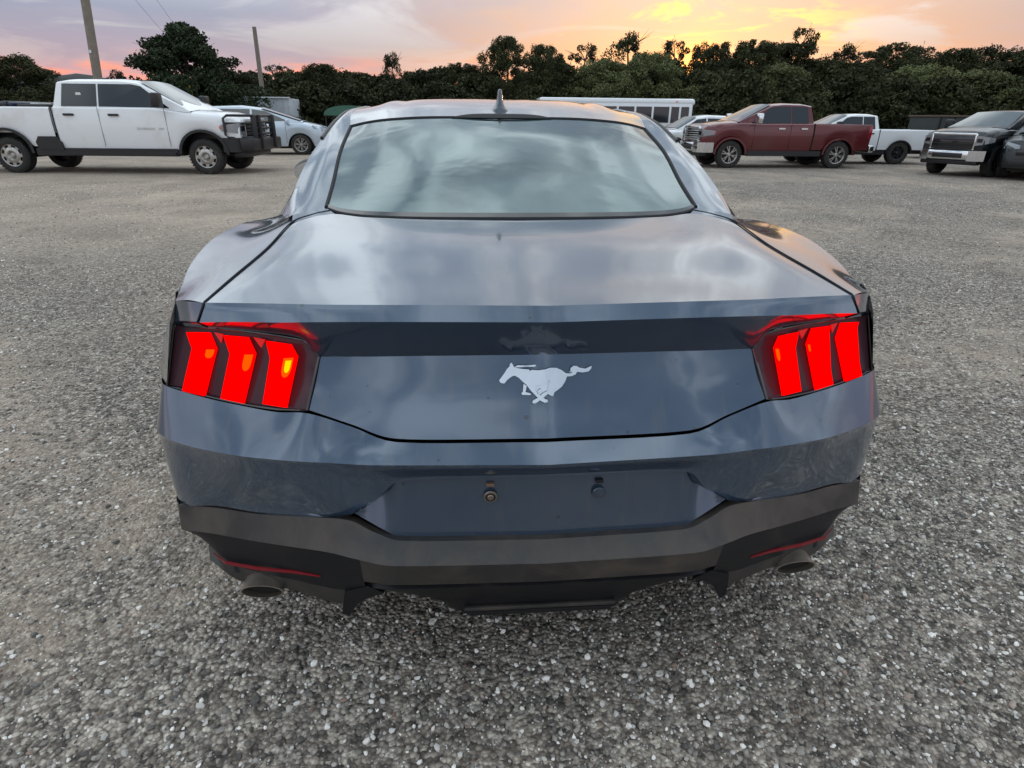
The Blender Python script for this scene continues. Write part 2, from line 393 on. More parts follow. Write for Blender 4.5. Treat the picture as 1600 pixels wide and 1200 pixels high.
# ------------------------------------------------------------------ ground, verge, hills
V = []; F = []; n = 40
xs = np.concatenate([np.linspace(-400, -30, 8), np.linspace(-20, 30, 12), np.linspace(40, 400, 8)])
ys = np.concatenate([np.linspace(-60, 0, 4), np.linspace(4, 40, 10), np.linspace(60, 900, 8)])
G = np.array([[(x, y, 0) for x in xs] for y in ys]); V, F = gridmesh(G)
g = mesh('ground', V, F, M['ground']); tag(g, kind='structure')
G = np.array([[(x, y, .004 if k == 0 else .05) for x in np.linspace(-150, 200, 30)] for k, y in enumerate((33+0, 36, 60, 200))])
V, F = gridmesh(G); g = mesh('grass_verge', V, F, M['grass']); tag(g, kind='structure')
hx = np.linspace(-420, 260, 220); hh = 13+2*np.sin(hx*.03)+1.6*np.sin(hx*.11+1)+rng.normal(0, .5, 220)
G = np.array([[(x, 300+20*math.sin(x*.01), 0) for x in hx], [(x, 310+20*math.sin(x*.01), hh[i]*.8) for i, x in enumerate(hx)], [(x, 322+20*math.sin(x*.01), hh[i]) for i, x in enumerate(hx)], [(x, 380, 0) for x in hx]])
V, F = gridmesh(G); g = mesh('hills', V, F, M['hill'], smooth=60); tag(g, kind='structure')

# loose gravel stones: instanced over points (stuff)
def stone_mesh(i, lo=False):
    bm = bmesh.new(); bmesh.ops.create_icosphere(bm, subdivisions=1, radius=.5)
    r = random.Random(i)
    for v in bm.verts:
        v.co *= r.uniform(.60, 1.15)
    S = Matrix.Diagonal((1, r.uniform(.65, .95), r.uniform(.5, .75), 1)); bmesh.ops.transform(bm, matrix=S, verts=bm.verts)
    me = bpy.data.meshes.new('stone'); bm.to_mesh(me); bm.free(); me.materials.append(M['stone']); return me
stone_col = bpy.data.collections.new('stone_shapes')
for i in range(7):
    o = bpy.data.objects.new('stone_shape', stone_mesh(i)); stone_col.objects.link(o)
pts = []; scl = []
def scatter(n, x0, x1, y0, y1, lo, hi, k=0):
    x = rng.uniform(x0, x1, n); y = rng.uniform(y0, y1, n); s = lo+(hi-lo)*rng.power(.55, n)**1.6
    d = (np.sin(x*1.7+y*.6)+np.sin(y*2.3-x*.9+1)+np.sin(x*4.1+2)*.5)/2.5   # packed patches carry fewer loose stones
    keep = rng.uniform(0, 1, n) < (.70+.55*d)
    if k: keep &= np.abs(x-.2) < (1.15+(y+1.1)*1.15)
    pts.extend(np.stack([x, y, s*.12], 1)[keep]); scl.extend(s[keep])
scatter(30000, -2.6, 3.0, -.75, 1.3, .007, .018)
scatter(30000, -2.6, 3.0, -.75, 1.3, .004, .010)
scatter(46000, -5.5, 6, 1.3, 5.0, .008, .020, 1)
scatter(30000, -14, 15, 5.0, 13, .012, .028, 1)
scatter(900, -5, 6, -.6, 4, .020, .034)
scatter(7000, -2.6, 3.0, -.75, 1.6, .014, .026)
gm = bpy.data.meshes.new('loose_gravel'); gm.from_pydata([tuple(map(float, p)) for p in pts], [], [])
a_ = gm.attributes.new('size', 'FLOAT', 'POINT'); a_.data.foreach_set('value', np.array(scl, np.float32))
go = link('loose_gravel', gm, M['stone']); tag(go, 'grey crushed stones lying loose over the lot round the car', 'gravel', kind='stuff')
ng = bpy.data.node_groups.new('scatter', 'GeometryNodeTree')
ng.interface.new_socket('Geometry', in_out='INPUT', socket_type='NodeSocketGeometry'); ng.interface.new_socket('Geometry', in_out='OUTPUT', socket_type='NodeSocketGeometry')
N = ng.nodes; L = ng.links; gi = N.new('NodeGroupInput'); gq = N.new('NodeGroupOutput')
iop = N.new('GeometryNodeInstanceOnPoints'); ci = N.new('GeometryNodeCollectionInfo'); ci.inputs['Collection'].default_value = stone_col
ci.inputs['Separate Children'].default_value = True; ci.inputs['Reset Children'].default_value = True; iop.inputs['Pick Instance'].default_value = True
rv = N.new('FunctionNodeRandomValue'); rv.data_type = 'FLOAT_VECTOR'; rv.inputs[0].default_value = (-.5, -.5, 0); rv.inputs[1].default_value = (.5, .5, 6.283)
na = N.new('GeometryNodeInputNamedAttribute'); na.data_type = 'FLOAT'; na.inputs['Name'].default_value = 'size'
L.new(gi.outputs[0], iop.inputs['Points']); L.new(ci.outputs[0], iop.inputs['Instance']); L.new(rv.outputs[0], iop.inputs['Rotation'])
L.new(na.outputs[0], iop.inputs['Scale']); L.new(iop.outputs[0], gq.inputs[0])
mo = go.modifiers.new('scatter', 'NODES'); mo.node_group = ng

# ------------------------------------------------------------------ the coupe (axis +y, tail at y=0)
car = thing('coupe', 'blue-grey fastback coupe seen from behind with its red tail lights lit', 'car')
PA = M['coupe']
# -- quarter panels, sides
SH = [(.831,.33,.954), (.868,.45,.955), (.905,.62,.978), (.930,.85,.999), (.940,1.15,.998), (.942,1.4,.974), (.930,1.8,.945), (.915,2.4,.93), (.905,3.1,.925), (.89,3.7,.90), (.86,4.2,.83), (.76,4.6,.72)]
IN = [(.738,.255,.970), (.7225,.40,.9885), (.7035,.62,1.0128), (.692,.85,1.046), (.708,.97,1.056), (.80,1.35,1.045), (.835,1.8,.99), (.84,2.4,.965), (.83,3.1,.955), (.70,3.7,.95), (.62,4.2,.88), (.55,4.6,.76)]
MID = [tuple(np.array(a)*.5+np.array(b)*.5+np.array([0, 0, dz])) for a, b, dz in zip(SH, IN, (.004,.006,.002,-.012,-.025,-.012,.004,.006,.01,.02,.02,.02))]
Gq = grid([IN, MID, SH], 6, 4, curve_v=True)
def side_x(y, z):
    zs = np.interp(y, [p[1] for p in SH], [p[2] for p in SH]); xsh = np.interp(y, [p[1] for p in SH], [p[0] for p in SH])
    k = np.interp(y, [3.9, 4.6], [1, .86])
    lo = 1.0
    q = np.interp(y, [.45, .85], [0, 1])
    hz = [.15, .35, .60, .72, .77, .83, zs-.03, zs]; hx_ = [.90, .945, .965, .956+.004*q, .947+.010*q, .927+.029*q, (xsh+.012)*(1-q)+(xsh+(.957-xsh)*.55)*q, xsh]
    v = np.interp(z, hz, hx_)
    return min(v*lo, 9)*k if z < zs-.001 else v
def arch(y):
    b = .20
    for cy_ in (1.13, 3.85):
        d = abs(y-cy_)
        if d < .385: b = max(b, .34+math.sqrt(max(0, .385**2-d*d)))
    return b
ysid = [.33, .40] + list(np.arange(.45, 4.61, .05))
rows = []
for y in ysid:
    zs = float(np.interp(y, [p[1] for p in SH], [p[2] for p in SH])); b = arch(y)
    if y < .42: b = .742
    r = []
    for k in range(13):
        z = zs+(b-zs)*k/12; x = side_x(max(y, .45), z)
        if y < .45:   # corner behind the light
            e = ((.45-y)/.12)**1.8
            x = np.interp(z, [.742, .903, .954], [.896, .855, .831])*e+x*(1-e)
        r.append((x, y, z))
    rows.append(r)
Gs = np.array(rows)
body = patch('body_side', [Gs, Gq], PA, car, smooth=38)
# -- trunk lid
D0 = [(0,.905,1.046), (.30,.905,1.048), (.48,.915,1.052), (.58,.945,1.058), (.64,.915,1.055), (.688,.85,1.046)]
D1 = [(0,.62,1.031), (.30,.62,1.031), (.48,.62,1.029), (.58,.62,1.027), (.65,.62,1.022), (.701,.62,1.013)]
D1b = [(0,.33,1.007), (.28,.34,1.005), (.46,.36,1.001), (.58,.38,.999), (.66,.39,.996), (.720,.40,.989)]
D2 = [(0, 0.112, 0.9964), (0.3, 0.144, 0.9924), (0.46, 0.177, 0.9854), (0.56, 0.202, 0.9814), (0.66, 0.232, 0.9754), (0.734, 0.255, 0.9704)]
D2r = [(0, 0.104, 0.9884), (0.3, 0.136, 0.9844), (0.46, 0.169, 0.9774), (0.56, 0.194, 0.9734), (0.66, 0.224, 0.9674), (0.735, 0.249, 0.9624)]
D3 = [(0, 0.085, 0.97), (0.3, 0.117, 0.965), (0.46, 0.151, 0.956), (0.56, 0.177, 0.948), (0.66, 0.207, 0.941), (0.747, 0.235, 0.932)]
D4 = [(0,.172,.867), (.27,.186,.864), (.495,.218,.855), (.53,.226,.893), (.65,.266,.900), (.752,.300,.898)]
Gt = grid([D0, D1, D1b, D2], 6, 6, curve_v=True)
Gl = grid([D2, D2r, D3], 6, 3); Gu = grid([D3, D4], 6, 3)
E0 = [(0,.172,.867), (.25,.185,.8645), (.40,.202,.8595), (.493,.216,.855)]; E1 = [(0,.09,.702), (.327,.11,.7010), (.425,.134,.7265), (.518,.158,.752)]
EM = [tuple(np.array(a)*.5+np.array(b)*.5+np.array([0, .004, 0])) for a, b in zip(E0, E1)]
Ge = grid([E0, EM, E1], 8, 5, curve_v=True)
Gx = grid([E1, [(p[0], p[1]+.03, p[2]-.004) for p in E1]], 8, 1)
lid = patch('trunk_lid', [Gt, Gl, Gu, Ge, Gx], PA, car, smooth=22)
# fender end of the lip
Gf = grid([[(.741,.257,.970), (.79,.290,.964), (.831,.33,.954)], [(.752,.240,.932), (.80,.285,.920), (.852,.345,.902)], [(.757,.302,.900), (.81,.325,.897), (.858,.350,.893)]], 5, 3)
for s in (1, -1): patch('fender_end', [Gf], PA, car, sides=(s,), smooth=30)
# shut lines
for s in (1, -1):
    L_ = [(s*x, y, z+.0015) for x, y, z in [(.60,.975,1.064), (.645,.93,1.058), (.690,.85,1.047), (.7025,.62,1.0138), (.7215,.40,.9895), (.7365,.257,.970)]]
    tubeo('shut_line', M['seam'], lid, [tuple(p) for p in cr(L_, 8)]+[(s*.7378,.250,.966), (s*.7500,.234,.933), (s*.754,.285,.905)], .0021, 6)
# -- rear glass
GB = [(0,.912,1.050), (.30,.918,1.051), (.47,.935,1.054), (.56,.965,1.060), (.612,1.0,1.070)]
G1 = [(0,1.18,1.160), (.30,1.18,1.158), (.47,1.20,1.148), (.56,1.215,1.138), (.625,1.22,1.130)]
G2 = [(0,1.48,1.268), (.30,1.48,1.265), (.47,1.49,1.250), (.56,1.50,1.235), (.640,1.50,1.222)]
G3 = [(0,1.74,1.341), (.30,1.745,1.339), (.47,1.765,1.330), (.57,1.80,1.318), (.655,1.86,1.300)]
Gg = grid([GB, G1, G2, G3], 6, 6, curve_v=True)
patch('rear_window', [Gg], M['dew'], car, smooth=60)
seal = [(x+.004, y, z+.001) for x, y, z in [tuple(p) for p in cr([GB[-1], G1[-1], G2[-1], G3[-1]], 8)]]
for s in (1, -1): tubeo('window_seal', M['seam'], car, [(s*x, y, z) for x, y, z in seal], .0065, 6)
tp = [tuple(p) for p in cr(G3, 4)]; tubeo('window_seal', M['seam'], car, [(-x, y, z) for x, y, z in tp[::-1]]+tp[1:], .005, 6)
fr = [cr(GB, 6), cr([tuple(np.array(a)+(np.array(b)-np.array(a))*.085+np.array([0, 0, .003])) for a, b in zip(GB, G1)], 6)]
Gb = np.array([[p+np.array([0, 0, .002]) for p in fr[0]], fr[1]])
patch('window_frit', [Gb], M['gloss'], car, smooth=60)
gt = [tuple(p) for p in cr(GB, 6)]; tubeo('window_seal', M['seam'], car, [(-x, y-.004, z-.003) for x, y, z in gt[::-1]]+[(x, y-.004, z-.003) for x, y, z in gt[1:]], .0045, 6)
# -- roof and pillars
RT = [(0,1.745,1.346), (.30,1.75,1.345), (.47,1.77,1.336), (.57,1.805,1.324), (.662,1.87,1.306)]
RA = [(0,2.05,1.398), (.30,2.05,1.395), (.47,2.06,1.385), (.57,2.08,1.372), (.69,2.10,1.352)]
RB = [(0,2.45,1.430), (.30,2.45,1.427), (.48,2.45,1.417), (.56,2.45,1.402), (.70,2.45,1.375)]
RC = [(0,2.85,1.425), (.30,2.84,1.420), (.48,2.82,1.405), (.56,2.80,1.392), (.66,2.78,1.365)]
Gr = grid([RT, RA, RB, RC], 6, 5, curve_v=True)
for i in range(Gr.shape[0]):     # raised ribs along the roof edge
    for j in range(Gr.shape[1]):
        x = Gr[i, j, 0]; k = min(1, max(0, (i-2)/6)); Gr[i, j, 2] += k*.007*math.exp(-((x-.535)/.04)**2)-k*.004*math.exp(-((x-.46)/.03)**2)
roof = patch('roof', [Gr], PA, car, smooth=50)
P0 = [GB[-1], G1[-1], G2[-1], G3[-1], RA[-1], RB[-1], RC[-1], (.74,3.35,1.08), (.80,3.62,.955)]
P0 = [(x+.006, y, z+.001) for x, y, z in P0[:4]]+P0[4:]
P1 = [(.698,.900,1.062), (.746,1.12,1.102), (.755,1.40,1.186), (.742,1.65,1.258), (.730,1.92,1.322), (.722,2.30,1.366), (.70,2.80,1.350), (.78,3.36,1.06), (.82,3.62,.950)]
P2 = [(.722,.915,1.050), (.796,1.12,1.040), (.835,1.45,1.020), (.845,1.80,.99), (.85,2.10,.975), (.85,2.45,.965), (.845,2.85,.960), (.835,3.38,.953), (.83,3.62,.945)]
Gp = grid([P0, [tuple((np.array(a)+np.array(b))/2+np.array([0, 0, .008 if k_ else 0])) for k_, (a, b) in enumerate(zip(P0, P1))], P1], 6, 4, curve_v=True)
Gp2 = grid([P1, P2], 6, 4)
Gc = grid([[(.575,.940,1.0565), (.64,.908,1.0535), (.690,.848,1.045)], [(.618,1.0,1.071), (.658,.950,1.0665), (.698,.900,1.062)]], 5, 3)
patch('rear_pillar', [Gp, Gp2[:, :19], Gc], PA, car, smooth=40)
Gw = Gp2[:, 18:].copy()
for s in (1, -1): patch('side_window', [Gw], M['glass'], car, sides=(s,), smooth=40)
for s in (1, -1): tubeo('roof_rail_trim', M['black'], car, [(s*(x+.002), y, z) for x, y, z in [tuple(p) for p in cr(P1[3:], 5)]], .008, 6)
# windscreen, bonnet, nose
WB = [(0,3.72,.99), (.35,3.70,.985), (.6,3.62,.975), (.80,3.48,.97)]; WT = [(0,2.86,1.42), (.30,2.85,1.415), (.5,2.82,1.40), (.66,2.79,1.362)]
WM = [tuple((np.array(a)+np.array(b))/2+np.array([0, 0, .03])) for a, b in zip(WB, WT)]
patch('windscreen', [grid([WB, WM, WT], 5, 5, curve_v=True)], M['glass'], car, smooth=60)
H0 = [(0,3.70,.985), (.35,3.68,.98), (.62,3.60,.968), (.80,3.47,.962)]; H1 = [(0,4.25,.93), (.35,4.25,.93), (.55,4.22,.90), (.62,4.2,.88)]; H2 = [(0,4.70,.80), (.35,4.68,.79), (.5,4.62,.77), (.55,4.6,.76)]
patch('bonnet', [grid([H0, H1, H2], 5, 5, curve_v=True)], PA, car, smooth=50)
F0 = [(0,4.70,.80), (.35,4.68,.79), (.5,4.62,.77), (.76,4.6,.72)]; F1 = [(0,4.80,.55), (.35,4.78,.55), (.6,4.72,.53), (.80,4.58,.52)]; F2 = [(0,4.74,.2), (.35,4.72,.2), (.6,4.66,.2), (.78,4.56,.2)]
patch('front_bumper', [grid([F0, F1, F2], 5, 4)], PA, car, smooth=50)
# third brake lamp strip
Gk = []
for k in range(3):
    Gk.append([(x, 1.712+k*.022*max(.06, 1-(x/.215)**4)+.02*(x/.2)**2, 1.3335+k*.0085*max(.06, 1-(x/.215)**4)+.007+(.003 if k == 1 else .0)) for x in np.linspace(0, .215, 12)])
patch('high_brake_light', [np.array(Gk)], M['seam'], car)
# antenna
bm = bmesh.new()
fin = [(1.82,1.362), (1.855,1.378), (1.875,1.40), (1.885,1.44), (1.895,1.452), (1.915,1.452), (1.93,1.43), (1.99,1.395), (2.03,1.388)]
rg = [[bm.verts.new((a*math.cos(k*.5236), yc+b*math.sin(k*.5236), z)) for k in range(12)] for a, b, z, yc in ((.053,.105,1.352,1.93), (.047,.098,1.368,1.93), (.030,.085,1.382,1.93), (.019,.062,1.398,1.92), (.0135,.045,1.418,1.91), (.0105,.030,1.438,1.905), (.0085,.018,1.452,1.90), (.004,.010,1.457,1.90))]
for i in range(len(rg)-1):
    for k in range(12): bm.faces.new((rg[i][k], rg[i][(k+1) % 12], rg[i+1][(k+1) % 12], rg[i+1][k]))
bm.faces.new(rg[-1]); frombm('antenna_fin', bm, mat('antenna_paint', (.035,.05,.07), .3, .3, .6), car, 45)
# mirrors
for s in (1, -1):
    bm = bmesh.new(); bmesh.ops.create_uvsphere(bm, u_segments=18, v_segments=12, radius=1, matrix=Matrix.Translation((s*1.05, 2.80, 1.035)) @ Matrix.Diagonal((.12, .085, .078, 1)))
    box(bm, s*.86, s*1.02, 2.78, 2.85, .955, .985, .008); o = frombm('side_mirror', bm, M['black'], car, 50)
    g = bmesh.new(); bmesh.ops.create_circle(g, cap_ends=True, segments=24, radius=1, matrix=Matrix.Translation((s*1.055, 2.722, 1.037)) @ Matrix.Rotation(R(90), 4, 'X') @ Matrix.Diagonal((.098, .060, 1, 1)))
    frombm('mirror_glass', g, M['chrome'], o)
# -- tail lights
HT = [(.4975,.219,.855), (.512,.224,.873), (.531,.230,.890), (.65,.270,.897), (.755,.305,.897), (.855,.350,.892)]
HB = [(.5225,.1605,.7515), (.56,.180,.744), (.60,.197,.739), (.69,.236,.736), (.79,.283,.738), (.897,.338,.7425)]
Hn = Vector((-.372, .0, .744)) # placeholder replaced below
A_, B_, C_ = Vector((.524,.162,.75)), Vector((.896,.33,.742)), Vector((.68,.275,.894))
Hn = (B_-A_).cross(C_-A_).normalized()
if Hn.y > 0: Hn = -Hn
BARS = [[(.822,.337,.884), (.756,.309,.892), (.741,.292,.857), (.785,.279,.740), (.849,.309,.742), (.810,.321,.848)],
        [(.720,.294,.890), (.655,.266,.894), (.639,.247,.860), (.680,.231,.741), (.743,.260,.742), (.707,.276,.850)],
        [(.611,.246,.892), (.548,.219,.892), (.534,.204,.868), (.570,.186,.750), (.632,.211,.749), (.603,.232,.855)]]
for s in (1, -1):
    G = grid([HT, HB], 5, 4); nn = np.array([Hn.x, Hn.y, Hn.z])
    hs = patch('tail_light', [G-nn*(-.004)*-1], M['smoke'], car, sides=(s,), smooth=40)
    for bi, b in enumerate(BARS):
        cc = Vector((0, 0, 0))
        P = [Vector(p)*1.0 for p in b]; cen = sum(P, Vector())/6
        P = [cen+(p-cen)*.97 for p in P]; P = [p-Vector((0, 0, .006)) for p in P]
        q = [(s*(p+Hn*.001).x, (p+Hn*.001).y, (p+Hn*.001).z) for p in P]
        nv = (s*Hn.x, Hn.y, Hn.z)
        # project onto housing plane
        q2 = []
        for p in q:
            pp = Vector((s*p[0], p[1], p[2])); pp -= Hn*((pp-A_).dot(Hn)); q2.append((s*pp.x, pp.y, pp.z))
        bar = prismo('light_bar', M['redlit'], hs, q2, nv, .005)
        # hot spot of the LED under the lens, at the inner side of the bar below its bend
        e0, e1 = Vector(q2[2]), Vector(q2[3]); u = (e1-e0).normalized(); sd = (Vector(q2[5])-e0).normalized()
        w, h, of, core = {(-1, 0): (.024, .022, .003, 0), (-1, 1): (.024, .040, .004, 0), (-1, 2): (.026, .046, .008, 1), (1, 1): (.007, .018, .001, 0), (1, 2): (.011, .030, .001, 0)}.get((s, bi), (0, 0, 0, 0))
        if w:
            def spot(nm, mt, pa, a0, a1, h0, h1, d):
                o_ = e0+Vector(nv)*(.005+d); hb = h0+(h1-h0)*.5; am, ar = (a0+a1)/2, (a1-a0)/2; q_ = [o_+sd*a0+u*h0, o_+sd*a1+u*h0]+[o_+sd*(am+ar*math.cos(math.pi*k_/9))+u*(hb+(h1-hb)*math.sin(math.pi*k_/9)) for k_ in range(10)]
                return prismo(nm, mt, pa, q_, nv, .0006)
            spot('lamp_spot', M['bulb'], hs, of, of+w, .002, .002+h, .0004)
            if core: spot('lamp_core', M['bulb2'], hs, of+.003, of+w*.72, .008, h*.80, .0014)
    for a, b in ((0, 1), (1, 2)):     # small red gaps at the top between the bars
        pa_, pb_ = Vector(BARS[a][1]), Vector(BARS[b][0]); md = (Vector(BARS[a][2])+Vector(BARS[b][5]))/2
        q_ = []
        for p in (pa_.lerp(pb_, .25), pb_.lerp(pa_, .08), md.lerp((pa_+pb_)/2, .45)):
            p = p-Hn*((p-A_).dot(Hn))-Vector((0, 0, .006)); q_.append((s*p.x, p.y, p.z))
        prismo('upper_reflector', M['reddim'], hs, q_, nv, .003)
    rimp = [tuple(p) for p in cr(HT, 4)]+[tuple(p) for p in cr(HB[::-1], 4)]; rimp.append(rimp[0])
    tubeo('lens_edge', M['gloss'], hs, [(s*x, y-.003, z) for x, y, z in rimp], .0028, 6)
# -- bumper
B0 = [(0, 0.085, 0.6955), (0.327, 0.105, 0.695), (0.425, 0.132, 0.7215), (0.52, 0.156, 0.7445), (0.6, 0.19, 0.7335), (0.69, 0.232, 0.731), (0.79, 0.278, 0.733), (0.9, 0.338, 0.738), (0.928, 0.375, 0.741), (0.951, 0.46, 0.744)]
B1 = [(0, 0.01, 0.684), (0.356, 0.036, 0.68), (0.46, 0.058, 0.676), (0.54, 0.078, 0.671), (0.62, 0.105, 0.665), (0.69, 0.138, 0.656), (0.81, 0.213, 0.637), (0.885, 0.261, 0.634), (0.943, 0.326, 0.632), (0.965, 0.46, 0.63)]
def slide(P, d):
    out = []
    for x, y, z in P:
        k = 1-min(1, max(0, (x-.62)/.30)); y2 = y+d*k; f = (y2+1.053)/(y+1.053)
        out.append((x*(1+(f-1)*.9), y2, 1.345+(z-1.345)*f))
    return out
B1 = slide(B1, .028)
B1b = [(p[0]*.999, p[1]+.004, p[2]-.012) for p in B1]
Bm = [(0, 0.03, 0.648), (0.315, 0.045, 0.638), (0.37, 0.05, 0.59), (0.44, 0.062, 0.535), (0.53, 0.1, 0.52), (0.66, 0.155, 0.51), (0.8, 0.225, 0.49), (0.885, 0.27, 0.478), (0.938, 0.326, 0.47), (0.961, 0.46, 0.47)]
Bm = slide(Bm, .036)
B2 = [(0, 0.03, 0.643), (0.312, 0.045, 0.634), (0.366, 0.05, 0.586), (0.433, 0.06, 0.529), (0.52, 0.098, 0.512), (0.65, 0.155, 0.485), (0.8, 0.235, 0.455), (0.885, 0.275, 0.433), (0.937, 0.33, 0.428), (0.9575, 0.46, 0.432)]
B2 = slide(B2[:3], .036)+[(.436,.078,.530)]+slide(B2[4:], .030)
B2[6] = (.80,.240,.453)
Gb1 = grid([B0, B1], 5, 5); Gb2 = grid([B1, B1b], 5, 2); Gb3 = grid([B1b, Bm, B2], 5, 4, linear_u=False)
# soft rounding of the shelf edge comes from the narrow B1-B1b strip
bump_ = patch('rear_bumper', [Gb1, Gb2, Gb3], PA, car, smooth=30)
# corner behind bumper to wheel arch is covered by body side; recessed plate pocket
R0 = [(0,.034,.645), (.312,.049,.636), (.366,.054,.587), (.436,.064,.528)]
R0 = slide(R0, .038)
R1 = [(0,.048,.640), (.305,.062,.631), (.357,.066,.584), (.425,.072,.528)]
R1 = slide(R1, .040)
R2 = [(0,.040,.560), (.310,.055,.558), (.35,.06,.55), (.426,.071,.526)]
R2 = None
R3 = [(0,.030,.487), (.318,.040,.492), (.36,.050,.503), (.430,.068,.524)]
R3 = [(0,.066,.450), (.317,.074,.456), (.365,.080,.480), (.432,.086,.528)]; R2 = [tuple(np.array(a)*.5+np.array(b)*.5) for a, b in zip(R1, R3)]; R0[3] = (.436,.079,.5305); R1[3] = (.4325,.084,.5300); R2[3] = (.432,.0855,.5290)
pk_ = patch('plate_recess', [grid([R0, R1], 5, 2), grid([R1, R2, R3], 5, 5)], PA, bump_, smooth=30)
for i, x in enumerate((-.124, .124)):
    bm = bmesh.new()
    for (r0, r1, dy) in ((.016,.0145,.003),):
        bmesh.ops.create_cone(bm, cap_ends=True, segments=28, radius1=r0, radius2=r1, depth=dy, matrix=Matrix.Translation((x, .0795-dy*.5, .562)) @ Matrix.Rotation(R(98), 4, 'X'))
    bi_ = frombm('bolt_insert', bm, M['insert'] if i == 0 else PA, pk_, 40)
    bm = bmesh.new(); bmesh.ops.create_cone(bm, cap_ends=True, segments=28, radius1=.0115, radius2=.0115, depth=.002, matrix=Matrix.Translation((x, .0765, .562)) @ Matrix.Rotation(R(98), 4, 'X')); frombm('insert_ring', bm, M['seam'] if i == 0 else M['coupe'], bi_, 40)
    if i == 0:
        bm = bmesh.new(); bmesh.ops.create_cone(bm, cap_ends=True, segments=28, radius1=.0085, radius2=.0065, depth=.003, matrix=Matrix.Translation((x, .0750, .562)) @ Matrix.Rotation(R(98), 4, 'X')); frombm('insert_core', bm, M['insert'], bi_, 40)
    boxo('clip_slot', M['rusty'] if i == 0 else M['seam'], pk_, x-.009, x+.009, .079, .090, .588, .596, .002)
# -- lower trim in grey plastic
T0 = [(0,.018,.486), (.318,.026,.4915), (.38,.040,.508), (.435,.060,.5265), (.53,.100,.510), (.66,.156,.482), (.80,.233,.452), (.915,.288,.426)]
T1 = [(0,.000,.433), (.34,.010,.436), (.42,.035,.436), (.497,.072,.431), (.60,.118,.416), (.70,.165,.400), (.82,.228,.378), (.918,.275,.358)]
T2 = [(0,.028,.356), (.34,.036,.358), (.42,.055,.356), (.497,.085,.352), (.60,.127,.340), (.70,.170,.330), (.81,.225,.318), (.890,.30,.318)]
T1b = [(p[0], p[1]+.002, p[2]-.006) for p in T1]
T0 = slide(T0, .030)
TW = grid([[(.915,.288,.426), (.938,.327,.427), (.9585,.46,.432)], [(.918,.275,.358), (.942,.325,.352), (.956,.46,.35)]], 5, 3)
patch('bumper_trim', [TW, grid([T0, T1], 5, 4), grid([[(p[0], p[1]+.022, p[2]-.002) for p in T0], T0], 5, 1)], M['plastic'], car, smooth=25)
T1c = [(p[0], p[1]+.003, p[2]) for p in T1]
patch('valance_centre', [grid([[T1[0], T1[1], T1[2]], [T1b[0], T1b[1], T1b[2]], [T2[0], T2[1], T2[2]]], 6, 3)], M['plastic'], car, smooth=25)
T3 = [(.42,.070,.320), (.497,.10,.296), (.60,.137,.296), (.70,.170,.298), (.79,.21,.305), (.868,.29,.318)]
for s in (1, -1): patch('valance_side', [grid([[T1c[i] for i in range(2, 8)], [T2[i] for i in range(2, 8)], T3], 5, 4), grid([T3, [(p[0]*.985, p[1]+.035, p[2]-.012) for p in T3], [(p[0]*.97, p[1]+.16, p[2]-.055) for p in T3]], 5, 2)], M['valance'], car, sides=(s,), smooth=25)
T4 = [(.43,.10,.262), (.50,.13,.222), (.61,.155,.246), (.70,.18,.250), (.775,.205,.248), (.85,.245,.282)]
for s in (1, -1): patch('lower_skirt', [grid([[(p[0], p[1]+.006, p[2]-.002) for p in T3], T4, [(p[0]*.97, p[1]+.14, p[2]+.01) for p in T4]], 5, 4)], M['plastic'], car, sides=(s,), smooth=30)
# diffuser below the centre
V0 = [(0,.050,.354), (.34,.055,.356), (.42,.070,.352)]; V1 = [(0,.058,.338), (.34,.062,.338), (.43,.078,.330)]
V2 = [(0,.046,.330), (.34,.052,.331), (.44,.080,.318)]; V3 = [(0,.080,.262), (.22,.085,.262), (.43,.125,.275)]; V4 = [(0,.088,.234), (.20,.092,.234), (.36,.15,.268)]
V5 = [(0,.115,.182), (.195,.12,.184), (.33,.19,.258)]; V6 = [(0,.30,.17), (.2,.30,.18), (.33,.34,.25)]
patch('diffuser', [grid([V0, V1], 5, 1), grid([V1, V2, V3, V4, V5, V6], 5, 3)], M['valance'], car, smooth=25)
prismo('diffuser_slot', M['seam'], car, [(-.19,.086,.222), (.19,.086,.222), (.175,.100,.196), (-.175,.100,.196)], (0,-1,-.2), .006)
boxo('slot_bar', M['plastic'], car, -.19, .19, .078, .090, .224, .236, .004)
boxo('slot_bar', M['valance'], car, -.18, .18, .088, .10, .206, .212, .002)
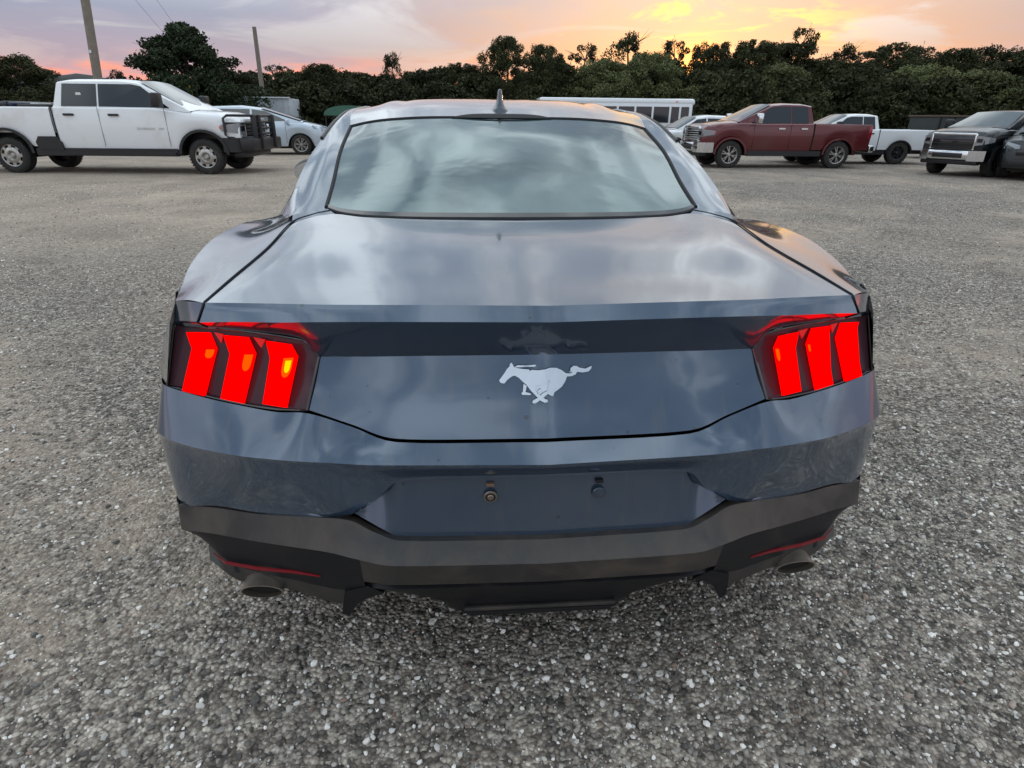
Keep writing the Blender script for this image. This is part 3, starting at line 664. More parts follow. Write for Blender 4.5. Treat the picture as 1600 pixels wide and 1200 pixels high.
for s in (1, -1):
    prismo('diffuser_fin', M['valance'], car, [(s*.415,.062,.336), (s*.475,.085,.300), (s*.497,.118,.200), (s*.482,.122,.186), (s*.452,.10,.245), (s*.425,.085,.275), (s*.38,.075,.30)], (0, 1, 0), .10)
    rf = [(s*x, y, z) for x, y, z in [(.53,.112,.341), (.60,.139,.337), (.70,.172,.326), (.79,.212,.314), (.835,.252,.309), (.79,.212,.305), (.70,.172,.316), (.60,.139,.329), (.53,.112,.338)]]
    q = [(x, y-.012, z) for x, y, z in rf]; prismo('reflector', M['redrefl'], car, q, (0, -1, 0), .003)
    # exhaust tip
    ex = bmesh.new(); n = 28; rings = []
    for rr_, yy, dz in ((.034,.42,.02), (.040,.28,.01), (.046,.17,0), (.0475,.158,0), (.043,.157,0), (.040,.20,0), (.040,.30,0)):
        rings.append([ex.verts.new((s*.698+rr_*1.12*math.cos(6.28318*k/n), yy-rr_*.48*math.sin(6.28318*k/n)*(1 if yy < .25 else 0), .246+dz+rr_*.86*math.sin(6.28318*k/n))) for k in range(n)])
    for i in range(len(rings)-1):
        for k in range(n): ex.faces.new((rings[i][k], rings[i][(k+1) % n], rings[i+1][(k+1) % n], rings[i+1][k]))
    ex.faces.new(rings[-1]); et = frombm('exhaust_tip', ex, M['pipe'], car, 40)
    bm = bmesh.new(); bmesh.ops.create_circle(bm, cap_ends=True, segments=24, radius=1, matrix=Matrix.Translation((s*.698,.172,.246)) @ Matrix.Rotation(R(119), 4, 'X') @ Matrix.Diagonal((.0455,.040,1,1)))
    frombm('exhaust_bore', bm, mat('bore_shade', (.006,.005,.004), .95), et)  # black disc near the mouth stands in for the shade inside the pipe
    tubeo('exhaust_pipe', M['pipe'], car, [(s*.698,.40,.275), (s*.66,.7,.26), (s*.5,1.0,.25)], .032, 12)
    boxo('exhaust_hanger', M['black'], car, s*.745, s*.775, .20, .25, .272, .31, .004)
# underbody and inner floor
bm = bmesh.new(); box(bm, -.70, .70, .30, 4.5, .22, .36); box(bm, -.86, .86, .42, .72, .30, .62); box(bm, -.85, .85, 1.6, 3.4, .19, .5); frombm('underbody', bm, M['under'], car)
# unseen black box in the cabin keeps light out below the glass
boxo('cabin_light_block', M['black'], car, -.60, .60, 1.0, 3.5, .80, .95)
for s in (1, -1):
    for cy_ in (1.13, 3.85):
        bm = bmesh.new(); n = 20
        a = [bm.verts.new((s*.93, cy_+.385*math.cos(math.pi*k/n), .34+.385*math.sin(math.pi*k/n))) for k in range(n+1)]
        b = [bm.verts.new((s*.64, cy_+.385*math.cos(math.pi*k/n), .34+.385*math.sin(math.pi*k/n))) for k in range(n+1)]
        for k in range(n): bm.faces.new((a[k], a[k+1], b[k+1], b[k]))
        bm.faces.new(b); frombm('arch_liner', bm, M['black'], car, 40)
        wheel(car, .925, cy_, .345, .26, .24, s, 'dark', 5)
# emblem: galloping horse in satin metal, on the lid face
def face_y(x, z):
    k = (.867-z)/.165; return .172+(.09-.172)*k+.004*4*k*(1-k)+abs(x)*.055-.002
def hp(px, py):   # traced in an arbitrary 2D drawing, centred on the lid
    x = (px-745)/6.154*.00138-.0; z = .854-((py-598)/6.154)*.0015; return x, z
HORSE = [(295,745),(310,765),(345,770),(375,740),(420,712),(450,705),(490,725),(525,755),(560,780),(600,825),(650,870),(700,912),(735,925),(765,920),(762,902),(735,893),(700,872),(665,850),(648,826),(648,790),(700,780),(760,760),(790,742),(785,770),(775,800),(762,832),(765,852),(790,868),(820,875),(832,845),(870,825),(910,800),(942,762),(962,720),(1010,718),(1050,705),(1065,685),(1120,692),(1180,685),(1210,660),(1210,640),(1190,647),(1150,662),(1090,652),(1060,636),(1030,634),(1000,652),(998,675),(1018,690),(990,697),(950,692),(910,665),(860,645),(800,642),(740,655),(680,662),(615,657),(598,668),(588,655),(520,650),(450,640),(432,618),(420,598),(405,608),(400,630),(375,650),(345,690)]
HIND = [(768,830),(720,848),(672,884),(622,905),(612,922),(632,932),(665,918),(690,904),(735,874),(775,852)]
LEG = [(532,770),(524,835),(508,850),(520,860),(600,862),(598,848),(550,838),(562,788)]
HOOF = [(668,828),(690,812),(705,820),(690,834),(672,840)]
MANE = [(440,636),(480,617),(560,620),(650,612),(660,620),(640,630),(560,628),(500,634)]
emb = None
for i, (nm, P) in enumerate((('horse_emblem', HORSE), ('hind_leg', HIND), ('raised_foreleg', LEG), ('rear_hoof', HOOF), ('mane', MANE))):
    q = []
    for p in P:
        x, z = hp(*p); q.append((x, face_y(x, z)-.002-.0005*i, z))
    o = prismo(nm, M['satin'], emb if emb else lid, q, (0, -1, .0), .0055)
    if emb is None: emb = o

# ------------------------------------------------------------------ background vehicles
def carbody(name, m, parent, st, arches, base, crown=.03, ra=.5, ya=None):
    """st: (y, top z, half width); arches: wheel centre ys"""
    Y0, Y1 = st[0][0], st[-1][0]
    ys_ = sorted(set([round(v, 3) for v in np.arange(Y0, Y1, .06)]+[s[0] for s in st]+[Y1])); sy, sz, sw = zip(*st); rows = []
    for y in ys_:
        zt = np.interp(y, sy, sz); w = np.interp(y, sy, sw); b = base
        for a in arches:
            d = abs(y-a)
            if d < ra: b = max(b, ra*.78+math.sqrt(ra*ra-d*d)*.93)
        b = min(b, zt-.1); h = zt-b
        r = [(w*.95, b), (w*.985, b+h*.2), (w, b+h*.5), (w*.995, b+h*.75), (w*.97, zt-.05), (w*.93, zt-.012), (w*.80, zt+crown*.4), (w*.4, zt+crown), (0, zt+crown)]
        rows.append([(x, y, z) for x, z in r])
    caps = []
    for e in (0, -1):
        r = rows[e]; caps.append(np.array([r, [(x*.001, y, z) for x, y, z in r]]))
    return patch(name, [np.array(rows)]+caps, m, parent, smooth=35)
def cabin(name, m, parent, pr, belt, wb, wr, crown=.03):
    """pr: roof profile (y, z) front to back or back to front; belt: (y,z) line"""
    pr = sorted(pr); by, bz = zip(*sorted(belt)); zmax = max(p[1] for p in pr); rows = []
    ys_ = sorted(set([p[0] for p in pr]+list(np.arange(pr[0][0], pr[-1][0], .12))))
    for y in ys_:
        zb = np.interp(y, by, bz)-.03; zt = np.interp(y, *zip(*pr)); H = zmax-zb
        xw = lambda z: wb+(wr-wb)*(z-zb)/H
        r = [(xw(zb), zb), (xw((zb+zt)/2), (zb+zt)/2), (xw(zt-.06*(zt-zb)), zt-.06*(zt-zb)), (xw(zt)*.93, zt), (xw(zt)*.5, zt+crown), (0, zt+crown)]
        rows.append([(x, y, z) for x, z in r])
    patch(name, [np.array(rows)], m, parent, smooth=30)
    return lambda y, z: wb+(wr-wb)*(z-(np.interp(y, by, bz)-.03))/(zmax-(np.interp(y, by, bz)-.03))
def windows(parent, fx, polys, m=None, name='side_window', off=.008):
    for P in polys:
        for s in (1, -1):
            q = [(s*(fx(y, z)+off-.012), y, z) for y, z in P]; prismo(name, m or M['glass'], parent, q, (s, 0, 0), .012)
def screen(parent, p0, p1, w0, w1, crown, name='windscreen', m=None, off=.032):
    n_ = 8; G = []
    for k in range(4):
        t_ = k/3; y = p0[0]+(p1[0]-p0[0])*t_; z = p0[1]+(p1[1]-p0[1])*t_; w = w0+(w1-w0)*t_
        G.append([(w*j/n_, y, z+off+crown*(1-(j/n_)**2)) for j in range(n_+1)])
    patch(name, [np.array(G)], m or M['wsglass'], parent, smooth=60)
def sidepoly(name, m, parent, s, x, P, d=.02): return prismo(name, m, parent, [(s*x, y, z) for y, z in P], (s, 0, 0), d)
def rectyz(y0, y1, z0, z1, c=.02): return [(y0, z0+c), (y0+c, z0), (y1-c, z0), (y1, z0+c), (y1, z1-c), (y1-c, z1), (y0+c, z1), (y0, z1-c)]

def pickup(name, label, loc, rz, paint, sc=1, wb=3.8, wstyle='alloy', rimm=.27, tr=.41, trim='chrome', mirror='chrome', handles='chrome', grille='bars', hood=1.30, rail=1.38, roofz=1.93, cabback=-2.95, front=.95, tail=1.15, fog=False, tow=True, wband=True):
    t = thing(name, label, 'pickup truck', loc, rz, sc=sc)
    p = M[paint]; tm = M[trim]; base = .52; w = .99
    bk = -wb-tail
    carbody('cab_body', p, t, [(cabback, rail+.03, w), (-1.0, rail+.02, w), (-.25, hood+.06, w), (.35, hood+.02, w*.99), (front-.18, hood-.05, w*.95), (front-.02, hood-.16, w*.90)], (0,), base, .05, .55)
    # bed: outer skin, open box
    ys_ = np.arange(bk, cabback-.03, .06); rows = []; inn = []
    for y in ys_:
        b = base+.05; d = abs(y+wb)
        if d < .54: b = max(b, .42+math.sqrt(.54**2-d*d)*.93)
        ww = w*(1-.02*max(0, (bk+.3-y)/.3)); h = rail-b
        rows.append([(ww*.95, y, b), (ww*.99, y, b+h*.3), (ww, y, b+h*.6), (ww*.985, y, rail-.03), (ww*.96, y, rail), (ww*.90, y, rail), (ww*.88, y, rail-.03), (ww*.87, y, .85), (0, y, .85)])
    patch('cargo_bed', [np.array(rows)], p, t, smooth=30)
    boxo('tailgate', p, t, -w*.87, w*.87, bk-.03, bk+.04, .62, rail-.005, .015)
    boxo('bed_front_wall', p, t, -w*.88, w*.88, cabback-.10, cabback-.06, .62, rail-.01)
    pr = [(cabback+.01, rail+.02), (cabback+.10, roofz-.04), (cabback+.35, roofz), (-1.75, roofz+.01), (-1.30, roofz-.03), (-.18, hood+.08)]
    bl = [(cabback, rail+.03), (-1., rail+.02), (-.1, hood+.07)]
    fx = cabin('cab_roof', p, t, pr, bl, .93, .74)
    wz0, wz1 = rail+.02, roofz-.075
    mid = (cabback-1.15)/2-.02
    windows(t, fx, [[(cabback+.18, wz0), (mid-.02, wz0), (mid-.02, wz1), (cabback+.22, wz1)], [(mid+.02, wz0), (-.62, wz0-.02), (-1.22, wz1-.04), (-1.42, wz1), (mid+.02, wz1)]])
    screen(t, (-.26, hood+.085), (-1.26, roofz-.045), .84, .68, .03)
    prismo('rear_window', M['glass'], t, [(-.6, cabback+.03, rail+.08), (.6, cabback+.03, rail+.08), (.55, cabback+.085, roofz-.12), (-.55, cabback+.085, roofz-.12)], (0, -1, .1), .012)
    for s in (1, -1):
        for yy in (0, -wb):
            wheel(t, w-.03, yy, tr, .28, rimm, s, wstyle, 6)
            bm = bmesh.new(); n = 16; q = []
            for rr_, xx in ((.56, w-.01), (.56, w+.015), (.50, w+.015), (.50, w-.02)):
                q.append([bm.verts.new((s*xx, yy+rr_*math.cos(math.pi*k/n), .43+rr_*.93*math.sin(math.pi*k/n))) for k in range(n+1)])
            for i in range(3):
                for k in range(n): bm.faces.new((q[i][k], q[i][k+1], q[i+1][k+1], q[i+1][k]))
            frombm('arch_trim', bm, M['black'] if paint != 'maroon' else p, t, 40)
            bm = bmesh.new(); a = [bm.verts.new((s*(w-.02), yy+.53*math.cos(math.pi*k/n), .43+.49*math.sin(math.pi*k/n))) for k in range(n+1)]
            b = [bm.verts.new((s*.60, yy+.53*math.cos(math.pi*k/n), .43+.49*math.sin(math.pi*k/n))) for k in range(n+1)]
            for k in range(n): bm.faces.new((a[k], a[k+1], b[k+1], b[k]))
            bm.faces.new(b); frombm('wheel_well', bm, M['black'], t)
        # door seams and handles
        for yy, c in ((cabback-.03, .018), (mid, .006), (-.72, .006)):
            sidepoly('door_seam', M['seam'], t, s, w-.006, [(yy, base+.06), (yy+c, base+.06), (yy+c, rail), (yy, rail)], .008)
        for yy in (cabback+.22, mid+.22):
            sidepoly('door_handle', M[handles], t, s, w-.005, rectyz(yy, yy+.22, rail-.17, rail-.125, .012), .035)
        sidepoly('rocker', M['black'], t, s, w-.10, rectyz(-wb+.6, -.58, base-.14, base+.02), .10)
        bm = bmesh.new(); box(bm, s*.97, s*1.10, -.78, -.70, rail+.02, rail+.06, .008); box(bm, s*1.04, s*1.30, -.82, -.66, rail+.0, rail+.30, .04)
        o = frombm('wing_mirror', bm, M[mirror] , t, 40)
        boxo('mirror_glass', M['glass'], o, s*1.07, s*1.27, -.835, -.82, rail+.04, rail+.26)
        boxo('tail_light', M['redlens'], t, s*(w*.87), s*(w*.985), bk-.015, bk+.10, rail-.42, rail-.06, .015)
    # front end
    gz0, gz1 = .80, hood-.12
    boxo('grille', M['gloss'], t, -.62, .62, front-.08, front+.02, gz0, gz1, .03)
    nb = 5 if grille == 'bars' else 3
    for k in range(nb): boxo('grille_bar', tm if grille == 'bars' else M['black'], t, -.60, .60, front+.005, front+.04, gz0+.05+k*(gz1-gz0-.08)/nb, gz0+.075+k*(gz1-gz0-.08)/nb, .006)
    bm = bmesh.new(); box(bm, -.64, .64, front-.05, front+.035, gz1-.01, gz1+.06, .02)
    for s in (1, -1): box(bm, s*.61, s*.67, front-.06, front+.03, gz0, gz1+.04, .02)
    frombm('grille_surround', bm, tm if grille != 'guard' else p, t, 35)
    for s in (1, -1):
        hl = bmesh.new(); cs_ = [(.66, front+.03), (.86, front-.01), (.965, front-.12), (1.0, front-.38)]
        va = [hl.verts.new((s*x, y, gz1-.01-.02*k)) for k, (x, y) in enumerate(cs_)]; vb = [hl.verts.new((s*x, y, gz1-.30+.035*k)) for k, (x, y) in enumerate(cs_)]
        vc = [hl.verts.new((s*x*.9, y-.12, gz1-.01-.02*k)) for k, (x, y) in enumerate(cs_)]; vd = [hl.verts.new((s*x*.9, y-.12, gz1-.30+.035*k)) for k, (x, y) in enumerate(cs_)]
        for k in range(3): hl.faces.new((va[k], va[k+1], vb[k+1], vb[k])); hl.faces.new((va[k], va[k+1], vc[k+1], vc[k])); hl.faces.new((vb[k], vb[k+1], vd[k+1], vd[k]))
        o = frombm('headlight', hl, M['lamp'], t)
        prismo('headlight_core', M['gloss'], o, [(s*.70, front+.025, gz1-.09), (s*.84, front, gz1-.10), (s*.84, front, gz1-.20), (s*.70, front+.025, gz1-.20)], (s*.2, 1, 0), .012)
        boxo('side_marker', M['amber'], t, s*(w-.045), s*(w+.002), front-.42, front-.34, gz1-.16, gz1-.10, .005)
    bmn = bmesh.new(); box(bmn, -.62, .62, front-.10, front+.14, .50, .78, .05)
    for s in (1, -1):
        b = [(s*.60, front+.14), (s*.82, front+.09), (s*.98, front-.10), (s*.99, front-.40), (s*.9, front-.40), (s*.6, front-.1)]
        prism(bmn, [(x, y, .48) for x, y in b], (0, 0, 1), .30)
    fb = frombm('front_bumper', bmn, M['black'] if grille == 'guard' else tm, t, 35)
    boxo('bumper_intake', M['black'], fb, -.45, .45, front+.135, front+.15, .56, .70, .01)
    boxo('air_dam', M['black'], fb, -.85, .85, front-.25, front+.02, .36, .50, .03)
    if fog:
        for s in (1, -1): boxo('fog_lamp', M['gloss'], fb, s*.66, s*.84, front+.09, front+.125, .58, .68, .02)
    bm = bmesh.new(); box(bm, -.95, .95, bk-.22, bk-.04, .50, .72, .03); frombm('rear_bumper', bm, tm if grille != 'guard' else M['chrome'], t, 35)
    bm = bmesh.new(); box(bm, -.60, .60, bk+.2, front-.3, .40, .75); box(bm, -.7, .7, cabback, -.6, .38, .55)
    tube(bm, [(-.8, 0, tr), (.8, 0, tr)], .07); tube(bm, [(-.8, -wb, tr), (.8, -wb, tr)], .08); frombm('chassis', bm, M['under'], t)
    return t

# white crew-cab pickup on the left, nose to the right
T = pickup('pickup_truck', 'white long-bed crew-cab pickup with black grille guard, parked at the left', (-6.28, 15.85, 0), R(-90-3), 'white', sc=1.06, wb=4.31, wstyle='steel', trim='chrome', mirror='black', handles='black', grille='guard', hood=1.24, rail=1.375, roofz=1.92, cabback=-3.13, front=.84, tail=1.3, rimm=.235, tr=.375)
for s in (1, -1):
    o = None
    P = [(s*.60, 1.08, 1.24), (s*.98, .62, 1.24), (s*1.02, .55, 1.18), (s*1.02, .55, .84), (s*.98, .60, .78), (s*.60, 1.08, .78)]
    tubeo('guard_hoop', M['black'], T, P, .028, 8)
    tubeo('guard_bar', M['black'], T, [(s*.60, 1.07, 1.08), (s*1.01, .56, 1.08)], .024, 8)
    boxo('guard_upright', M['black'], T, s*.40, s*.47, 1.03, 1.17, .52, 1.27, .03)
    boxo('guard_upright', M['black'], T, s*.58, s*.65, 1.00, 1.12, .50, 1.25, .03)
    sidepoly('running_board', M['black'], T, s, .93, rectyz(-3.1, -.62, .40, .47, .01), .10)
    sidepoly('fuel_guard', M['black'], T, s, .965, [(-3.62, .52), (-3.66, .66), (-3.58, .78), (-3.20, .78), (-3.10, .66), (-3.08, .50)], .05)
for z in (.86, .98, 1.11, 1.24): tubeo('guard_crossbar', M['black'], T, [(-.6, 1.09, z), (.6, 1.09, z)], .024, 8)
boxo('guard_bumper', M['black'], T, -.96, .96, .80, 1.12, .50, .78, .05)
sidepoly('window_sticker', M['paper'], T, 1, .845, rectyz(-2.62, -2.51, 1.58, 1.67, .01), .008)
# model lettering on the front door
def lettering(name, text, size, m, parent, loc, rot):
    cu = bpy.data.curves.new(name, 'FONT'); cu.body = text; cu.size = size; cu.extrude = .002; cu.space_character = 1.15
    to = bpy.data.objects.new('tmp', cu); C.objects.link(to); dg = bpy.context.evaluated_depsgraph_get(); dg.update()
    me = bpy.data.meshes.new_from_object(to.evaluated_get(dg)); bpy.data.objects.remove(to)
    me.materials.clear(); o = link(name, me, m, parent, loc); o.rotation_euler = rot; return o
lettering('model_name', 'SILVERADO', .068, M['rim'], T, (.992, -1.38, .93), (R(90), 0, R(90)))
lettering('model_suffix', 'HD', .068, M['rim'], T, (.992, -.90, .93), (R(90), 0, R(90)))
bl_ = thing('bed_cover_roll', 'dark navy cover rolled over the rear of the white pickup bed', 'bed cover', (-6.28, 15.85, 0), R(-93), sc=1.06)
boxo('cover', M['bluep'], bl_, -.85, .85, -5.5, -4.05, 1.377, 1.47, .04)
boxo('strap', M['gloss'], bl_, -.87, .87, -4.25, -4.15, 1.375, 1.485, .01)
bt_ = thing('toolbox', 'low black toolbox in the front of the white pickup bed with pale lid patch', 'toolbox', (-6.28, 15.85, 0), R(-93), sc=1.06)
boxo('box', M['black'], bt_, -.80, .80, -4.0, -3.35, 1.15, 1.43, .02); boxo('lid_patch', M['paper'], bt_, .1, .5, -3.9, -3.7, 1.432, 1.46, .01)
# maroon pickup
pickup('pickup_truck', 'maroon crew-cab pickup with chrome bumper and mirrors, right of the coupe', (7.70, 18.35, 0), R(90+1), 'maroon', sc=.91, wb=3.70, rimm=.27, tr=.42, hood=1.33, rail=1.36, roofz=1.93, cabback=-2.72, front=.98, tail=1.05, grille='bars', fog=True)
# white pickup behind it
pickup('pickup_truck', 'white crew-cab pickup with black wheels half hidden behind the maroon one', (11.5, 20.3, 0), R(90-2), 'white2', sc=.80, wb=3.6, wstyle='dark', trim='black', mirror='black', handles='black', grille='plain', tr=.45, rail=1.34, roofz=1.90, cabback=-2.60, tail=1.5)
# dark pickup at the right
pickup('pickup_truck', 'black crew-cab pickup with chrome grille facing the camera side, near the right edge', (13.5, 15.45, 0), R(113), 'blackp', sc=.84, wb=3.7, rimm=.28, tr=.42, hood=1.34, rail=1.36, roofz=1.90, wstyle='dark', mirror='black', handles='black', trim='chrome', grille='plain')

def wagon(name, label, cat, loc, rz, paint, sc, belt, hood, roof, prof, bodyst, wbv, wins, wsc, tr=.33, base=.28, wstyle='alloy', wr=.62, wbx=.84, w=.91, front=.95):
    t = thing(name, label, cat, loc, rz, sc=sc); p = M[paint]
    carbody('body', p, t, bodyst, (0, -wbv), base, .03, .41)
    fx = cabin('cabin', p, t, prof, belt, wbx, wr)
    windows(t, fx, wins); screen(t, *wsc)
    for s in (1, -1):
        for yy in (0, -wbv):
            wheel(t, w-.015, yy, tr, .22, tr*.68, s, wstyle, 7)
            n = 14; bm = bmesh.new(); a = [bm.verts.new((s*(w-.03), yy+.40*math.cos(math.pi*k/n), .32+.38*math.sin(math.pi*k/n))) for k in range(n+1)]
            b = [bm.verts.new((s*.58, yy+.40*math.cos(math.pi*k/n), .32+.38*math.sin(math.pi*k/n))) for k in range(n+1)]
            for k in range(n): bm.faces.new((a[k], a[k+1], b[k+1], b[k]))
            bm.faces.new(b); frombm('wheel_well', bm, M['black'], t)
        q = [(s*.45, front-.06, hood-.20), (s*.74, front-.22, hood-.13), (s*.86, front-.50, hood-.08), (s*.87, front-.45, hood-.16), (s*.78, front-.18, hood-.27), (s*.45, front-.02, hood-.28)]
        prismo('headlight', M['lamp'], t, q, (s*.3, 1, .3), .03)
        bm = bmesh.new(); box(bm, s*.88, s*1.08, -.42, -.30, belt[-1][1]+.0, belt[-1][1]+.14, .035); frombm('wing_mirror', bm, p, t, 40)
        for yy in (-.45, -1.45):
            sidepoly('door_seam', M['seam'], t, s, w-.004, [(yy, base+.1), (yy+.008, base+.1), (yy+.008, belt[0][1]-.02), (yy, belt[0][1]-.02)], .006)
        for yy in (-1.25, -2.25): sidepoly('door_handle', p, t, s, w-.005, rectyz(yy, yy+.18, belt[0][1]-.14, belt[0][1]-.10, .01), .03)
        boxo('tail_light', M['redlens'], t, s*.6, s*.88, bodyst[0][0]-.02, bodyst[0][0]+.1, belt[0][1]-.25, belt[0][1]-.08, .02)
    boxo('grille', M['gloss'], t, -.5, .5, front-.10, front+.005, hood-.42, hood-.28, .02)
    boxo('lower_grille', M['black'], t, -.6, .6, front-.10, front+.01, base+.05, base+.2, .02)
    bm = bmesh.new(); box(bm, -.62, .62, bodyst[0][0]+.15, front-.25, base-.08, base+.35); frombm('underbody', bm, M['under'], t)
    return t
mv = dict(paint='silver', sc=1.05, belt=[(-4.0, 1.08), (-.5, 1.03), (.1, 1.0)], hood=1.02, roof=1.74,
    prof=[(-3.95, 1.12), (-3.6, 1.36), (-3.0, 1.49), (-1.9, 1.53), (-1.25, 1.46), (.12, 1.05)],
    bodyst=[(-4.1, 1.0, .86), (-3.9, 1.1, .90), (-.5, 1.05, .91), (.15, 1.02, .91), (.65, .92, .86), (.88, .72, .72), (.93, .55, .64)], wbv=3.0,
    wins=[[(-.35, 1.08), (-1.05, 1.38), (-1.5, 1.44), (-1.5, 1.08)], [(-1.57, 1.08), (-1.57, 1.44), (-2.5, 1.44), (-2.5, 1.08)], [(-2.57, 1.08), (-2.57, 1.44), (-3.2, 1.38), (-3.5, 1.14)]],
    wsc=((.04, 1.075), (-1.20, 1.45), .76, .62, .03))
wagon('parked_car', 'silver car behind the white pickup with its nose to the right', 'car', (-6.15, 23.9, 0), R(-84), **mv, front=.93)
sv = dict(paint='white2', sc=.93, belt=[(-3.6, 1.0), (-.5, .98), (.1, .96)], hood=.98, roof=1.55,
    prof=[(-3.65, 1.05), (-3.3, 1.42), (-2.8, 1.54), (-1.6, 1.58), (-1.0, 1.50), (0., 1.0)],
    bodyst=[(-3.75, .85, .86), (-3.6, 1.0, .90), (-.5, 1.0, .91), (.15, .98, .91), (.65, .88, .86), (.86, .70, .72), (.9, .5, .64)], wbv=2.75,
    wins=[[(-.30, 1.02), (-.95, 1.42), (-1.4, 1.47), (-1.4, 1.02)], [(-1.47, 1.02), (-1.47, 1.47), (-2.3, 1.46), (-2.3, 1.02)], [(-2.36, 1.02), (-2.36, 1.45), (-3.0, 1.36), (-3.2, 1.08)]],
    wsc=((-.06, 1.03), (-.95, 1.49), .74, .60, .03))
wagon('suv', 'white crossover with dark glass parked behind the maroon pickup nose', 'suv', (8.35, 25.4, 0), R(90+8), **sv, front=.9)
sv2 = dict(sv); sv2.update(paint='blackp', sc=1.04)
wagon('suv', 'black suv cut by the right edge of the photo in front of the black pickup', 'suv', (14.55, 14.05, 0), R(128), **sv2, front=.9)

# shuttle bus far behind
bus = thing('bus', 'long white bus with a row of dark windows before the trees', 'bus', (12.75, 36.2, 0), R(90), sc=.90)
bm = bmesh.new(); box(bm, -1.2, 1.2, 0.0, 9.6, .55, 2.50, .12); frombm('body', bm, M['white2'], bus, 35)
bm = bmesh.new(); box(bm, -1.22, 1.22, -.12, 9.65, 2.24, 2.62, .15); frombm('roof', bm, M['white2'], bus, 35)
# long side facing the camera is local -x rotated: front/back sides both get windows
for s in (1, -1):
    y = .25
    for k in range(9):
        wd = .50 if k < 2 else .98
        prismo('window', M['glass'], bus, [(s*1.195, y, 1.25), (s*1.195, y+wd, 1.25), (s*1.195, y+wd, 2.16), (s*1.195, y, 2.16)], (s, 0, 0), .02)
        y += wd+.13
    for yy in (2.0, 7.8): wheel(bus, 1.15, yy, .48, .3, .3, s, 'steel')
    boxo('stripe', M['black'], bus, s*1.195, s*1.21, .1, 9.5, .95, 1.02)
boxo('marker_lamp', M['amber'], bus, -1.23, -1.20, 1.0, 1.15, 2.42, 2.48, .01)

# cargo trailer / container on the left
tr_ = thing('cargo_trailer', 'pale dented cargo trailer with a brown post, left behind the silver car', 'trailer', (-11.3, 34.2, 0), 0)
boxo('side_panel', M['box'], tr_, -2.15, .10, 0, 2.2, .7, 2.17, .03); boxo('side_panel', M['box'], tr_, .34, 2.15, .06, 2.2, .7, 2.12, .03)
boxo('corner_post', M['rust'], tr_, .12, .30, -.05, .10, .3, 2.16)
boxo('roof_edge', M['white2'], tr_, .30, 2.2, -.06, .10, 2.12, 2.18)
for k in range(7):
    x = -2.0+k*.30; boxo('rib', M['box'], tr_, x, x+.04, -.03, .0, .72, 2.12)
for k in range(5):
    x = .5+k*.33; boxo('rib', M['box'], tr_, x, x+.04, .03, .06, .72, 2.08)
boxo('frame', M['rust'], tr_, -2.2, 2.25, 0, 2.2, .45, .70)
for s in (-.5, .6): 
    bm = bmesh.new(); lathe_x(bm, [(0, .001), (0, .36), (.22, .36), (.22, .001)], 20); o = frombm('wheel', bm, M['rubber'], tr_, 40); o.rotation_euler = (0, 0, R(90)); o.location = (s, .25, .36)
# green canopy
cn = thing('canopy', 'small dark green rounded canopy on posts beyond the coupe roof, left side', 'canopy', (-5.05, 28.4, 0), 0)
bm = bmesh.new(); n = 14; a = []; 
for y in (-.9, 0, .9): a.append([bm.verts.new((1.02*math.cos(math.pi*k/n), y, 1.33+.40*math.sin(math.pi*k/n)**.8)) for k in range(n+1)])
for i in range(2):
    for k in range(n): bm.faces.new((a[i][k], a[i][k+1], a[i+1][k+1], a[i+1][k]))
bm.faces.new(a[0]); bm.faces.new(a[2][::-1]); frombm('cover', bm, M['green'], cn, 40)
for sx_ in (-1, 1):
    for sy_ in (-1, 1): tubeo('post', M['black'], cn, [(sx_*.95, sy_*.85, 0), (sx_*.95, sy_*.85, 1.34)], .03)
boxo('crate_base', M['black'], cn, -.8, .8, -.6, .6, 0, .9, .02)
# dark dumpster behind the black pickup
dp = thing('dumpster', 'dark green-black open-top bin with a pale rim behind the black pickup', 'dumpster', (18.7, 22.5, 0), 0)
boxo('bin', mat('bin_paint', (.02,.028,.026), .6), dp, -.9, 1.2, 0, 1.6, .15, 1.50, .03); boxo('rim', M['rust'], dp, -.94, 1.24, -.04, 1.64, 1.50, 1.56, .01)
for k in range(4): boxo('rib', M['black'], dp, -.8+k*.55, -.74+k*.55, -.05, 0, .2, 1.48)

# utility poles, wires, guy guard
def pole(name, label, a, b, r0, r1):
    a, b = Vector(a), Vector(b); d = (b-a); base = a-d*(a.z/d.z); top = b+(b-a)*(.6 if r0 > .15 else 0)
    t = thing(name, label, 'utility pole', tuple(base)); bm = bmesh.new()
    tube(bm, [Vector((0, 0, 0)), (top-base)*.5, top-base], [r0, (r0+r1)/2, r1], 14); frombm('shaft', bm, M['wood'], t, 60)
    return t, top
p1, top1 = pole('utility_pole', 'thick weathered wooden pole leaning behind the white pickup', (-14.16, 26, 2.57), (-13.92, 26, 5.3), .165, .15)
boxo('metal_tag', M['satin'], p1, .24, .32, -.185, -.16, 3.4, 3.5)
pole('utility_pole', 'thin bare wooden pole with a cut top before the trees', (-10.96, 36, 1.78), (-10.9, 36, 5.51), .14, .10)
for i, (a, b, lb) in enumerate((((-14.6, 29, 7.2), (-12.2, 36, 1.8), 'thin dark overhead wire, left of the two dropping behind the cedar'), ((-13.9, 29.5, 7.6), (-12.3, 36, 2.2), 'thin dark overhead wire, right of the two dropping behind the cedar'))):
    a, b = Vector(a), Vector(b); pts_ = [a.lerp(b, k/12)-Vector((0, 0, .5*math.sin(math.pi*k/12))) for k in range(13)]
    tag(tubeo('overhead_wire', M['cable'], None, [tuple(q) for q in pts_], .006, 5), lb, 'wire')
